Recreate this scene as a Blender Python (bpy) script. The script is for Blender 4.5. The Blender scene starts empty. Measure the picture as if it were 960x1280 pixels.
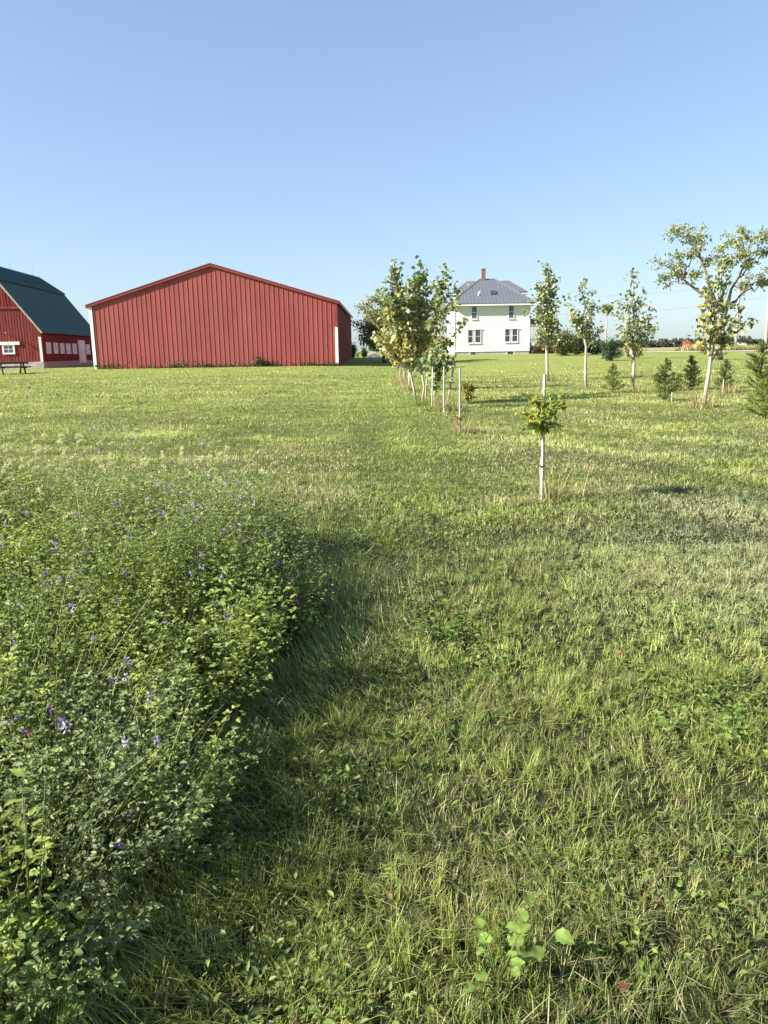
import bpy, math
import numpy as np
from mathutils import Vector, Matrix
R = np.random.default_rng(11)
S = bpy.context.scene
COL = S.collection
rad = math.radians

# ---------------------------------------------------------------- camera, sky, sun, exposure
PITCH, ROLL, FPX, EYE = rad(11.9), 0.016, 962.0, 1.6
cam = bpy.data.cameras.new('camera'); camo = bpy.data.objects.new('camera', cam); COL.objects.link(camo)
camo.matrix_world = Matrix.Translation((0, 0, EYE)) @ Matrix.Rotation(math.pi/2-PITCH, 4, 'X') @ Matrix.Rotation(-ROLL, 4, 'Z')
cam.sensor_fit = 'VERTICAL'; cam.sensor_height = 34.6; cam.sensor_width = 34.6
cam.lens = 34.6*FPX/1280; cam.clip_start = 0.05; cam.clip_end = 6000
S.camera = camo
SUN_EL = rad(30.0); SX, SY = -0.955, -0.297
n_ = math.hypot(SX, SY); SX /= n_; SY /= n_
SUN = Vector((SX*math.cos(SUN_EL), SY*math.cos(SUN_EL), math.sin(SUN_EL)))
w = bpy.data.worlds.new('World'); S.world = w; w.use_nodes = True
nt = w.node_tree; bg = nt.nodes['Background']; sky = nt.nodes.new('ShaderNodeTexSky')
sky.sky_type = 'NISHITA'; sky.sun_disc = False; sky.sun_elevation = SUN_EL
sky.sun_rotation = math.atan2(SX, SY) % (2*math.pi)
sky.air_density = 1.0; sky.dust_density = 0.8; sky.ozone_density = 2.0; sky.altitude = 200
# the hazy late-summer sky is flatter and bluer than the clear-air model: soften its gradient
k1 = nt.nodes.new('ShaderNodeVectorMath'); k1.operation = 'SCALE'; k1.inputs['Scale'].default_value = 0.193
gm = nt.nodes.new('ShaderNodeGamma'); gm.inputs['Gamma'].default_value = 0.6
k2 = nt.nodes.new('ShaderNodeVectorMath'); k2.operation = 'MULTIPLY'; k2.inputs[1].default_value = (3.42, 3.97, 4.62)
nt.links.new(sky.outputs[0], k1.inputs[0]); nt.links.new(k1.outputs[0], gm.inputs[0]); nt.links.new(gm.outputs[0], k2.inputs[0])
bg.inputs['Strength'].default_value = 0.078
nt.links.new(k2.outputs[0], bg.inputs[0])
sl = bpy.data.lights.new('sun', 'SUN'); sl.energy = 4.9; sl.angle = rad(0.5); sl.color = (1.0, 0.94, 0.83)
so = bpy.data.objects.new('sun', sl); COL.objects.link(so)
so.rotation_euler = (-SUN).to_track_quat('-Z', 'Y').to_euler(); so.location = (-20, -6, 15)
S.view_settings.view_transform = 'Standard'; S.view_settings.look = 'None'
S.view_settings.gamma = 1; S.view_settings.use_curve_mapping = False
S.view_settings.exposure = 1.5
S.render.engine = 'CYCLES'; S.cycles.use_denoising = True; S.cycles.denoiser = 'OPENIMAGEDENOISE'; S.cycles.denoising_input_passes = 'RGB_ALBEDO_NORMAL'
S.cycles.max_bounces = 6; S.cycles.diffuse_bounces = 3; S.cycles.transmission_bounces = 4; S.cycles.glossy_bounces = 2
S.cycles.transparent_max_bounces = 4

# ---------------------------------------------------------------- terrain height and pixel helpers
CY = [-60, 0, 15, 30, 45, 55, 70, 92, 110, 130, 220, 1500, 5000]
CZ = [0, 0, 0, .10, .40, .58, .72, .88, .90, .82, .35, .0, .0]
def T(x, y):
    x = np.asarray(x, float); y = np.asarray(y, float)
    base = np.interp(y, CY, CZ)
    base = base - 0.42*np.exp(-((x-5.5)/6.0)**2 - ((y-49)/12.0)**2)
    return base + 0.018*np.sin(x*1.3+y*.7)*np.sin(y*1.1-x*.4)*np.clip((14-np.abs(y-8))/8, 0, 1)
RM = np.array(camo.matrix_world.to_3x3())
def ray(px, py):
    d = RM @ np.array([(px-480)/FPX, -(py-640)/FPX, -1.0]); return d/d[1]
def at(px, py, Y):
    d = ray(px, py)*Y; return Vector((d[0], Y, d[2]+EYE))
def gnd(px, py, ymax=160):
    d = ray(px, py); ys = np.arange(1.0, ymax, .02)
    hit = np.nonzero(EYE+d[2]*ys <= T(d[0]*ys, ys))[0]
    y = ys[hit[0]] if len(hit) else ymax
    return Vector((d[0]*y, y, float(T(d[0]*y, y))))
def gx(px, Y):          # ground point at image column px and distance Y
    x = (px-480)/FPX*Y*1.0
    for _ in range(3):
        z = float(T(x, Y)); 
        # solve for x giving that column
        a = RM.T @ np.array([x, Y, z-EYE]); cur = 480+FPX*a[0]/-a[2]
        x += (px-cur)/FPX*Y
    return Vector((x, Y, float(T(x, Y))))

# ---------------------------------------------------------------- value noise (numpy)
_g = np.random.default_rng(5).random((256, 256))
def vn(x, y, s=1.0, o=0):
    x = np.asarray(x)*s+o*17.3+100; y = np.asarray(y)*s+o*7.7+100
    xi = np.floor(x).astype(int); yi = np.floor(y).astype(int)
    fx = x-xi; fy = y-yi; fx = fx*fx*(3-2*fx); fy = fy*fy*(3-2*fy)
    a = _g[xi % 256, yi % 256]; b = _g[(xi+1) % 256, yi % 256]; c = _g[xi % 256, (yi+1) % 256]; d = _g[(xi+1) % 256, (yi+1) % 256]
    return (a*(1-fx)+b*fx)*(1-fy)+(c*(1-fx)+d*fx)*fy
def fbm(x, y, s=1.0, o=0):
    return (vn(x, y, s, o)*.5+vn(x, y, s*2.1, o+3)*.3+vn(x, y, s*4.3, o+6)*.2)

# ---------------------------------------------------------------- materials
def newmat(name):
    m = bpy.data.materials.new(name); m.use_nodes = True
    t = m.node_tree; return m, t, t.nodes['Principled BSDF']
def N(t, typ, **kw):
    n = t.nodes.new(typ)
    for k, v in kw.items():
        if k in n.inputs: n.inputs[k].default_value = v
        else: setattr(n, k, v)
    return n
def ramp(t, src, stops):
    r = t.nodes.new('ShaderNodeValToRGB'); e = r.color_ramp.elements
    e[0].position, e[0].color = stops[0][0], (*stops[0][1], 1); e[1].position, e[1].color = stops[-1][0], (*stops[-1][1], 1)
    for p, c in stops[1:-1]:
        q = e.new(p); q.color = (*c, 1)
    t.links.new(src, r.inputs[0]); return r
def leafmat(name, transl=0.35, rough=0.5, spec=0.35):
    m, t, p = newmat(name)
    a = N(t, 'ShaderNodeAttribute', attribute_name='tint')
    p.inputs['Roughness'].default_value = rough; p.inputs['Specular IOR Level'].default_value = spec
    t.links.new(a.outputs['Color'], p.inputs['Base Color'])
    tr = N(t, 'ShaderNodeBsdfTranslucent'); mx = N(t, 'ShaderNodeMixShader'); mx.inputs[0].default_value = transl
    hs = N(t, 'ShaderNodeHueSaturation'); hs.inputs['Saturation'].default_value = 1.15; hs.inputs['Value'].default_value = 1.25
    hs.inputs['Hue'].default_value = .49
    t.links.new(a.outputs['Color'], hs.inputs['Color']); t.links.new(hs.outputs[0], tr.inputs['Color'])
    t.links.new(p.outputs[0], mx.inputs[1]); t.links.new(tr.outputs[0], mx.inputs[2])
    t.links.new(mx.outputs[0], t.nodes['Material Output'].inputs[0]); return m
def paint(name, col, var=.12, scale=3.0, rough=.6, stretch=(1, 1, 1), bump=0., spec=.3, dirt=None, metallic=0.):
    m, t, p = newmat(name)
    tc = N(t, 'ShaderNodeTexCoord'); mp = N(t, 'ShaderNodeMapping'); mp.inputs['Scale'].default_value = stretch
    t.links.new(tc.outputs['Object'], mp.inputs['Vector'])
    n = N(t, 'ShaderNodeTexNoise', Scale=scale, Detail=7.0, Roughness=.65); t.links.new(mp.outputs[0], n.inputs['Vector'])
    lo = tuple(c*(1-var*2) for c in col); hi = tuple(min(1, c*(1+var*1.6)+.01*var) for c in col)
    r = ramp(t, n.outputs['Fac'], [(.3, lo), (.5, col), (.72, hi)])
    out = r.outputs[0]
    if dirt:
        n2 = N(t, 'ShaderNodeTexNoise', Scale=scale*.37, Detail=8.0, Roughness=.7); t.links.new(mp.outputs[0], n2.inputs['Vector'])
        rr = ramp(t, n2.outputs['Fac'], [(.5, (0, 0, 0)), (.75, (1, 1, 1))])
        mx = N(t, 'ShaderNodeMix', data_type='RGBA'); t.links.new(rr.outputs[0], mx.inputs[0])
        t.links.new(out, mx.inputs[6]); mx.inputs[7].default_value = (*dirt, 1); out = mx.outputs[2]
    t.links.new(out, p.inputs['Base Color']); p.inputs['Roughness'].default_value = rough
    p.inputs['Specular IOR Level'].default_value = spec; p.inputs['Metallic'].default_value = metallic
    if bump:
        b = N(t, 'ShaderNodeBump', Strength=bump, Distance=.02); t.links.new(n.outputs['Fac'], b.inputs['Height']); t.links.new(b.outputs[0], p.inputs['Normal'])
    return m
M = {}
M['leaf'] = leafmat('foliage', .42, .48, .35)
M['treeleaf'] = leafmat('tree leaves', .30, .42, .5)
M['grass'] = leafmat('grass blades', .34, .42, .4)
M['straw'] = leafmat('dry stalks', .22, .7, .2)
M['petal'] = leafmat('petals', .3, .6, .2)
M['needle'] = leafmat('spruce needles', .30, .6, .12)
M['bark'] = paint('pale young bark', (.40, .34, .26), .22, 9, .85, (1, 1, .35), .5)
M['darkbark'] = paint('grey brown bark', (.16, .125, .10), .25, 6, .9, (1, 1, .3), .6)
M['shedred'] = paint('faded red steel siding', (.285, .062, .056), .10, 1.1, .6, (1, 1, .3), 0, .3, (.31, .085, .077))
M['shedtrim'] = paint('red steel trim', (.22, .045, .043), .06, 2, .5)
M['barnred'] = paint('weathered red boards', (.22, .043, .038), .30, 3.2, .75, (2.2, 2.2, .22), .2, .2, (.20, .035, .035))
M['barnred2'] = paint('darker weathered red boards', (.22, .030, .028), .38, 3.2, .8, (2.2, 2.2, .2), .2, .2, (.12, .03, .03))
M['white'] = paint('white painted trim', (.76, .76, .74), .06, 5, .55)
M['siding'] = paint('white painted siding', (.70, .695, .66), .03, 2.5, .6, (1, 1, 3))
M['green'] = paint('dark green metal roof', (.022, .085, .072), .12, 1.4, .5, (1, 1, .5), 0, .35)
M['greyroof'] = paint('grey standing seam roof', (.125, .132, .150), .05, 1.2, .5, (1, 1, 1), 0, .5)
M['roofedge'] = paint('dark roof edge', (.07, .075, .09), .1, 2, .5)
M['concrete'] = paint('pale concrete', (.42, .39, .34), .18, 4, .9, (1, 1, 1), .4, .2, (.30, .27, .22))
M['gravel'] = paint('pale gravel', (.50, .45, .37), .18, 9, .95, (1, 1, 1), .6)
M['asphalt'] = paint('road surface', (.30, .30, .30), .1, 3, .9)
M['brick'] = paint('chimney brick', (.22, .13, .11), .25, 9, .9, (1, 1, 3), .3)
M['stake'] = paint('white painted stake', (.50, .48, .40), .15, 8, .6, (1, 1, .3))
M['polewood'] = paint('weathered pole wood', (.36, .30, .24), .2, 7, .85, (1, 1, .2), .2)
M['wood'] = paint('brown picnic wood', (.06, .035, .028), .3, 5, .8)
M['woodtop'] = paint('worn brown table top', (.13, .075, .06), .25, 5, .75)
M['black'] = paint('black rubber', (.015, .015, .015), .2, 4, .6)
M['grey'] = paint('grey painted metal', (.13, .14, .15), .1, 3, .5)
M['redbox'] = paint('bright red paint', (.62, .05, .06), .06, 3, .45)
M['slate'] = paint('slate blue porch deck', (.16, .18, .22), .12, 3, .6)
def glass(name, col=(.03, .035, .04), rough=.08):
    m, t, p = newmat(name); p.inputs['Roughness'].default_value = rough; p.inputs['Specular IOR Level'].default_value = .6
    tc = N(t, 'ShaderNodeTexCoord'); n = N(t, 'ShaderNodeTexNoise', Scale=2.5, Detail=3.0); t.links.new(tc.outputs['Object'], n.inputs['Vector'])
    r = ramp(t, n.outputs['Fac'], [(.35, col), (.65, tuple(c*2.2+.01 for c in col))]); t.links.new(r.outputs[0], p.inputs['Base Color']); return m
M['glass'] = glass('window glass'); M['dusty'] = glass('dusty window glass', (.34, .37, .38), .35); M['sash'] = glass('curtained glass', (.055, .07, .08), .2)

def lawnmat():
    m, t, p = newmat('mown lawn ground')
    g = N(t, 'ShaderNodeNewGeometry')
    def noise(sc, stretch, det=6., rot=0):
        mp = N(t, 'ShaderNodeMapping'); mp.inputs['Scale'].default_value = stretch; mp.inputs['Rotation'].default_value = (0, 0, rot)
        t.links.new(g.outputs['Position'], mp.inputs['Vector'])
        n = N(t, 'ShaderNodeTexNoise', Scale=sc, Detail=det, Roughness=.65); t.links.new(mp.outputs[0], n.inputs['Vector']); return n
    def mix(f, a, b):
        x = N(t, 'ShaderNodeMix', data_type='RGBA'); t.links.new(f, x.inputs[0])
        for s, i in ((a, 6), (b, 7)):
            if isinstance(s, tuple): x.inputs[i].default_value = (*s, 1)
            else: t.links.new(s, x.inputs[i])
        return x.outputs[2]
    big = noise(.09, (1, 1, 1), 4); mid = noise(.7, (1, 1, 1), 5); fine = noise(9, (.6, 1, 1), 8); tuft = noise(2.6, (.55, 1.3, 1), 7)
    str1 = noise(.35, (.12, 3.2, 1), 4, rad(4)); str2 = noise(1.1, (.10, 2.6, 1), 4, rad(-58))
    c1 = ramp(t, tuft.outputs['Fac'], [(.30, (.085, .140, .024)), (.46, (.185, .235, .045)), (.60, (.265, .295, .075)), (.78, (.36, .35, .12))])
    c2 = ramp(t, fine.outputs['Fac'], [(.28, (.060, .105, .018)), (.5, (.19, .235, .050)), (.72, (.37, .365, .13))])
    f0 = N(t, 'ShaderNodeValue'); f0.outputs[0].default_value = .5
    c = mix(f0.outputs[0], c1.outputs[0], c2.outputs[0])
    # stretches worn paler by the mower
    r1 = ramp(t, str1.outputs['Fac'], [(.45, (0, 0, 0)), (.66, (.55, .55, .55))]); c = mix(r1.outputs[0], c, (.30, .285, .11))
    sx = N(t, 'ShaderNodeSeparateXYZ'); t.links.new(g.outputs['Position'], sx.inputs[0])
    mr = N(t, 'ShaderNodeMapRange'); mr.inputs[1].default_value = 1.5; mr.inputs[2].default_value = 5; t.links.new(sx.outputs['X'], mr.inputs[0])
    r2 = ramp(t, str2.outputs['Fac'], [(.46, (0, 0, 0)), (.62, (.6, .6, .6))])
    mm = N(t, 'ShaderNodeMath', operation='MULTIPLY'); t.links.new(r2.outputs[0], mm.inputs[0]); t.links.new(mr.outputs[0], mm.inputs[1])
    c = mix(mm.outputs[0], c, (.29, .285, .10))
    r3 = ramp(t, big.outputs['Fac'], [(.5, (0, 0, 0)), (.7, (.5, .5, .5))]); c = mix(r3.outputs[0], c, (.15, .20, .045))
    # soil and thatch close to the camera, where the blades are modelled
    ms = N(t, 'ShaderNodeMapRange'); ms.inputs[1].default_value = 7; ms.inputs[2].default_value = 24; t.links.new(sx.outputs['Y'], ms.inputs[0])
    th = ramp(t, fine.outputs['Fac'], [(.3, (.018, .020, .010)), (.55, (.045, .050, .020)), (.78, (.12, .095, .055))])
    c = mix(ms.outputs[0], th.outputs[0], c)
    # distant crop land
    mf = N(t, 'ShaderNodeMapRange'); mf.inputs[1].default_value = 118; mf.inputs[2].default_value = 125; t.links.new(sx.outputs['Y'], mf.inputs[0])
    c = mix(mf.outputs[0], c, (.30, .27, .13))
    t.links.new(c, p.inputs['Base Color']); p.inputs['Roughness'].default_value = .95; p.inputs['Specular IOR Level'].default_value = .1
    b = N(t, 'ShaderNodeBump', Strength=.9, Distance=.10); t.links.new(tuft.outputs['Fac'], b.inputs['Height'])
    b2 = N(t, 'ShaderNodeBump', Strength=.9, Distance=.05); t.links.new(fine.outputs['Fac'], b2.inputs['Height']); t.links.new(b.outputs[0], b2.inputs['Normal'])
    t.links.new(b2.outputs[0], p.inputs['Normal']); return m
M['lawn'] = lawnmat()

# ---------------------------------------------------------------- mesh helpers
def tag(o, label=None, cat=None, group=None, kind=None):
    if label: o['label'] = label
    if cat: o['category'] = cat
    if group: o['group'] = group
    if kind: o['kind'] = kind
    return o
def link(name, me, parent=None):
    o = bpy.data.objects.new(name, me); COL.objects.link(o)
    if parent is not None: o.parent = parent
    return o
def empty(name, loc, rz=0.0):
    o = bpy.data.objects.new(name, None); COL.objects.link(o); o.location = loc; o.rotation_euler = (0, 0, rz)
    o.empty_display_size = .2; return o
def npmesh(name, V, F, C, mat, parent=None, smooth=False):
    """V (n,3); F list of (m,k) arrays; C (n,3) colours or None."""
    me = bpy.data.meshes.new(name); V = np.asarray(V, np.float32)
    me.vertices.add(len(V)); me.vertices.foreach_set('co', V.ravel())
    F = [np.asarray(f, np.int32) for f in F if len(f)]
    loops = np.concatenate([f.ravel() for f in F]); tot = np.concatenate([np.full(len(f), f.shape[1], np.int32) for f in F])
    start = np.concatenate([[0], np.cumsum(tot)[:-1]]).astype(np.int32)
    me.loops.add(len(loops)); me.loops.foreach_set('vertex_index', loops)
    me.polygons.add(len(tot)); me.polygons.foreach_set('loop_start', start)
    try: me.polygons.foreach_set('loop_total', tot)
    except Exception: pass
    me.update(calc_edges=True)
    if smooth: me.polygons.foreach_set('use_smooth', np.ones(len(tot), bool))
    if C is not None:
        a = me.color_attributes.new('tint', 'FLOAT_COLOR', 'POINT')
        a.data.foreach_set('color', np.concatenate([np.clip(C, 0, 1), np.ones((len(C), 1))], 1).astype(np.float32).ravel())
    me.materials.append(mat); return link(name, me, parent)

class Soup:          # collects numpy pieces into one mesh
    def __init__(s): s.V = []; s.F = {3: [], 4: []}; s.C = []; s.n = 0
    def add(s, V, F, C):
        s.V.append(V); s.C.append(C)
        for f in F: s.F[f.shape[1]].append(f+s.n)
        s.n += len(V)
    def build(s, name, mat, parent=None, smooth=False):
        V = np.concatenate(s.V); F = [np.concatenate(f) for f in s.F.values() if f]
        return npmesh(name, V, F, np.concatenate(s.C), mat, parent, smooth)

def blades(P, L, W, az, lean, bend, c0, c1, K=3):
    """curved tapering blades. az: direction of lean, lean: initial tilt from vertical, bend: added tilt at the tip"""
    n = len(P); t = np.linspace(0, 1, K+1)
    ang = lean[:, None]+bend[:, None]*t[None, :]
    seg = L[:, None]/K
    h = np.concatenate([np.zeros((n, 1)), np.cumsum(np.sin(ang[:, :-1])*seg, 1)], 1)
    v = np.concatenate([np.zeros((n, 1)), np.cumsum(np.cos(ang[:, :-1])*seg, 1)], 1)
    ca, sa = np.cos(az)[:, None], np.sin(az)[:, None]
    X = P[:, 0:1]+h*ca; Y = P[:, 1:2]+h*sa; Z = P[:, 2:3]+v
    tw = az+math.pi/2+R.normal(0, .9, n)
    wx, wy = np.cos(tw)[:, None], np.sin(tw)[:, None]
    ww = W[:, None]*(1-t[None, :]**1.6)*.5
    ww = ww[:, :K]
    A = np.stack([X[:, :K]-wx*ww, Y[:, :K]-wy*ww, Z[:, :K]], -1); B = np.stack([X[:, :K]+wx*ww, Y[:, :K]+wy*ww, Z[:, :K]], -1)
    tip = np.stack([X[:, K:], Y[:, K:], Z[:, K:]], -1)
    V = np.concatenate([np.stack([A, B], 2).reshape(n, 2*K, 3), tip], 1)
    m = 2*K+1; b = (np.arange(n)*m)[:, None]
    q = np.concatenate([b+np.array([[2*k, 2*k+1, 2*k+3, 2*k+2]]) for k in range(K-1)], 0) if K > 1 else np.zeros((0, 4), int)
    tr = b+np.array([[2*K-2, 2*K-1, 2*K]])
    tt = np.concatenate([np.repeat(t[:K], 2), [1]])[None, :, None]
    C = c0[:, None, :]*(1-tt)+c1[:, None, :]*tt
    return V.reshape(-1, 3), [x for x in (q, tr) if len(x)], C.reshape(-1, 3)

def leaves(P, size, width, D, Nn, col, fold=.25, tipcol=None):
    """folded rhombic leaves: P base, D direction, Nn approx normal"""
    D = D/np.linalg.norm(D, axis=1, keepdims=True)
    Sd = np.cross(D, Nn); Sd /= np.linalg.norm(Sd, axis=1, keepdims=True)+1e-9; Nn = np.cross(Sd, D)
    s = size[:, None]; wd = (width*size)[:, None]
    mid = P+D*s*.5
    a = P; l = P+D*s*.42+Sd*wd*.5+Nn*wd*fold; r = P+D*s*.42-Sd*wd*.5+Nn*wd*fold; tip = P+D*s-Nn*s*.08
    l2 = P+D*s*.75+Sd*wd*.33+Nn*wd*fold*.6; r2 = P+D*s*.75-Sd*wd*.33+Nn*wd*fold*.6
    V = np.stack([a, l, l2, tip, r2, r], 1); n = len(P); b = (np.arange(n)*6)[:, None]
    q = np.concatenate([b+np.array([[0, 1, 2, 3]]), b+np.array([[0, 3, 4, 5]])], 0)
    C = np.repeat(col[:, None, :], 6, 1)
    if tipcol is not None: C[:, 3] = tipcol
    return V.reshape(-1, 3), [q], C.reshape(-1, 3)

def shaped_leaves(P, size, width, D, Nn, col, fold=.22, lobes=5.):
    """larger leaves with a wavy outline, a pale midrib and a curled blade"""
    D = D/np.linalg.norm(D, axis=1, keepdims=True); Sd = np.cross(D, Nn); Sd /= np.linalg.norm(Sd, axis=1, keepdims=True)+1e-9; Nn = np.cross(Sd, D)
    n = len(P); U = np.linspace(0, 1, 9); Vv = np.array([-1, -.55, 0, .55, 1]); ph = R.uniform(0, 6.3, (n, 1, 1)); curl = R.uniform(.05, .45, (n, 1, 1))
    u = U[None, :, None]+np.zeros((n, 1, 5)); v = Vv[None, None, :]+np.zeros((n, 9, 1)); sz = size[:, None, None]
    w_ = np.sin(np.pi*np.clip(u, .02, .985)**.75)**.65*.5*width[:, None, None]*(1+.16*np.sin(u*lobes*6.3+ph)*np.abs(v))
    up_ = fold*np.abs(v)*w_-curl*u*u*.6+.05*np.sin(u*9+v*2.5+ph)*np.abs(v)
    V = P[:, None, None]+(D[:, None, None]*u[..., None]+Sd[:, None, None]*(v*w_)[..., None]+Nn[:, None, None]*up_[..., None])*sz[..., None]
    c = col[:, None, None]*(np.where(np.abs(v) < .1, 1.28, 1.0)*(1+.10*np.sin(u*23+ph)*np.abs(v)))[..., None]
    b = (np.arange(n)*45)[:, None]; q = np.concatenate([b+np.array([[i*5+j, i*5+j+1, i*5+j+6, i*5+j+5]]) for i in range(8) for j in range(4)], 0)
    return V.reshape(-1, 3), [q], c.reshape(-1, 3)

def tube(pts, radii, seg=7):
    pts = [np.array(p, float) for p in pts]; V = []; m = len(pts)
    for i, p in enumerate(pts):
        d = pts[min(i+1, m-1)]-pts[max(i-1, 0)]; d /= np.linalg.norm(d)+1e-9
        u = np.cross(d, [.31, .95, .05] if abs(d[2]) > .5 else [0, 0, 1]); u /= np.linalg.norm(u); v = np.cross(d, u)
        for k in range(seg):
            a = 2*math.pi*k/seg; V.append(p+radii[i]*(u*math.cos(a)+v*math.sin(a)))
    V = np.array(V); q = []
    for i in range(m-1):
        for k in range(seg):
            q.append([i*seg+k, i*seg+(k+1) % seg, (i+1)*seg+(k+1) % seg, (i+1)*seg+k])
    V = np.vstack([V, pts[0], pts[-1]]); tr = []
    for k in range(seg):
        tr.append([(k+1) % seg, k, m*seg]); tr.append([(m-1)*seg+k, (m-1)*seg+(k+1) % seg, m*seg+1])
    return V, [np.array(q), np.array(tr)], np.full((len(V), 3), .3)

class MB:            # boxes, prisms and tubes into one mesh of one part
    def __init__(s): s.v = []; s.f = []
    def box(s, x0, x1, y0, y1, z0, z1):
        b = len(s.v); s.v += [(x, y, z) for z in (z0, z1) for y in (y0, y1) for x in (x0, x1)]
        s.f += [tuple(b+i for i in q) for q in ((0, 2, 3, 1), (4, 5, 7, 6), (0, 1, 5, 4), (2, 6, 7, 3), (0, 4, 6, 2), (1, 3, 7, 5))]; return s
    def poly(s, pts, off):                  # prism: polygon swept by vector off
        b = len(s.v); n = len(pts); s.v += [tuple(p) for p in pts]+[tuple(Vector(p)+Vector(off)) for p in pts]
        s.f += [tuple(b+i for i in range(n))[::-1], tuple(b+n+i for i in range(n))]
        s.f += [(b+i, b+(i+1) % n, b+n+(i+1) % n, b+n+i) for i in range(n)]; return s
    def beam(s, a, c, w, h):                # a squared bar from a to c
        a, c = Vector(a), Vector(c); d = (c-a).normalized(); u = d.cross(Vector((0, 0, 1)))
        u = (u.normalized() if u.length > .01 else Vector((1, 0, 0)))*w/2; v = d.cross(u).normalized()*h/2
        return s.poly([a-u-v, a+u-v, a+u+v, a-u+v], c-a)
    def tube(s, pts, radii, seg=8):
        V, F, _ = tube(pts, radii, seg); b = len(s.v); s.v += [tuple(x) for x in V]
        for f in F: s.f += [tuple(int(i)+b for i in r) for r in f]
        return s
    def build(s, name, mat, parent=None, bevel=0, smooth=False):
        me = bpy.data.meshes.new(name); me.from_pydata([tuple(p) for p in s.v], [], s.f); me.materials.append(mat)
        o = link(name, me, parent)
        import bmesh
        bm = bmesh.new(); bm.from_mesh(me); bmesh.ops.recalc_face_normals(bm, faces=bm.faces); bm.to_mesh(me); bm.free()
        if smooth:
            for p in me.polygons: p.use_smooth = True
        if bevel:
            md = o.modifiers.new('bevel', 'BEVEL'); md.width = bevel; md.segments = 2; md.limit_method = 'ANGLE'
        return o

# ================================================================ SETTING
xs = np.concatenate([[-4000, -1500, -600, -250, -130], np.arange(-90, 91, 1.0), [130, 250, 600, 1500, 4000]])
ys = np.concatenate([[-400, -60, -20, -8], np.arange(-3, 16, .5), np.arange(16, 136, 1.0), [150, 175, 220, 300, 500, 900, 1500, 3000, 5500]])
GX, GY = np.meshgrid(xs, ys); V = np.stack([GX.ravel(), GY.ravel(), T(GX, GY).ravel()], 1)
nx, ny = len(xs), len(ys); i = np.arange(ny-1)[:, None]*nx+np.arange(nx-1)[None, :]
tag(npmesh('lawn_ground', V, [np.stack([i, i+1, i+nx+1, i+nx], -1).reshape(-1, 4)], None, M['lawn'], smooth=True), kind='structure')

def strip(name, pts, wdt, mat, lift=.02, n=60):
    """a flat ribbon draped on the terrain through pts"""
    P = np.array([p[:2] for p in pts], float); t = np.linspace(0, len(P)-1, n)
    X = np.interp(t, range(len(P)), P[:, 0]); Y = np.interp(t, range(len(P)), P[:, 1]); W = np.interp(t, range(len(P)), wdt)
    dx, dy = np.gradient(X), np.gradient(Y); l = np.hypot(dx, dy); ox, oy = -dy/l, dx/l
    rows = []
    for k in np.linspace(-.5, .5, 9): rows.append(np.stack([X+ox*W*k, Y+oy*W*k, T(X+ox*W*k, Y+oy*W*k)+lift], 1))
    V = np.concatenate(rows); F = np.array([[r*n+i, r*n+i+1, (r+1)*n+i+1, (r+1)*n+i] for r in range(8) for i in range(n-1)])
    return tag(npmesh(name, V, [F], None, mat, smooth=True), kind='structure')
strip('driveway', [(24, 98), (29, 90), (40, 86.5), (60, 87), (95, 90)], [3, 4, 6, 6, 6], M['gravel'], .03)
strip('highway', [(20, 152), (60, 128), (90, 124), (160, 130)], [9, 9, 9, 9], M['asphalt'], .62)
strip('gravel_path', [(-40, 50), (-30, 51.5), (-23, 53.5)], [2.0, 1.3, .5], M['gravel'], .015)

# ================================================================ RED SHED
sx0, sx1, sy0, sy1 = -20.13, -3.06, 55.0, 80.3; xm = (sx0+sx1)/2; zb, ze, zp = .30, 4.90, 7.47
shed = empty('machine_shed', (xm, (sy0+sy1)/2, .55))
tag(shed, 'long low machine shed of ribbed red steel with a shallow gable and white corner strips', 'shed')
def rel(o, root): o.location = -root.location; return o
def rz_(x): return ze+(zp-ze)*(1-abs(x-xm)/((sx1-sx0)/2))
b = MB(); b.poly([(sx0, sy0, zb), (sx1, sy0, zb), (sx1, sy0, ze), (xm, sy0, zp), (sx0, sy0, ze)], (0, .15, 0))
x = sx0+.30; k = 0
while x < sx1-.12:
    top = rz_(x)-.08
    b.poly([(x-.03, sy0-.002, zb), (x-.015, sy0-.024, zb), (x+.015, sy0-.024, zb), (x+.03, sy0-.002, zb)], (0, 0, top-zb)); x += .3275
rel(b.build('front_wall', M['shedred'], shed), shed)
for nm, xx, s in (('side_wall', sx1, 1), ('side_wall', sx0, -1)):
    b = MB(); b.box(min(xx, xx-s*.15), max(xx, xx-s*.15), sy0+.15, sy1, zb, ze)
    y = sy0+.4
    while y < sy1: b.box(min(xx, xx+s*.04), max(xx, xx+s*.04), y-.03, y+.03, zb, ze-.05); y += .3275
    rel(b.build(nm, M['shedred'], shed), shed)
b = MB(); b.poly([(sx0+.15, sy1, zb), (sx1-.15, sy1, zb), (sx1-.15, sy1, ze), (xm, sy1, zp), (sx0+.15, sy1, ze)], (0, -.15, 0))
rel(b.build('back_wall', M['shedred'], shed), shed)
b = MB(); sl_ = (zp-ze)/((sx1-sx0)/2)
for s in (-1, 1):
    xe = xm+s*((sx1-sx0)/2+.22); zee = ze-sl_*.22
    b.poly([(xm, sy0-.10, zp+.02), (xe, sy0-.10, zee+.02), (xe, sy0-.10, zee+.10), (xm, sy0-.10, zp+.10)], (0, sy1-sy0+.25, 0))
    y = sy0+.3
    while y < sy1: b.poly([(xm, y, zp+.095), (xe, y, zee+.095), (xe, y, zee+.13), (xm, y, zp+.13)], (0, .05, 0)); y += .6
rel(b.build('roof', M['shedtrim'], shed), shed)
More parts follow.
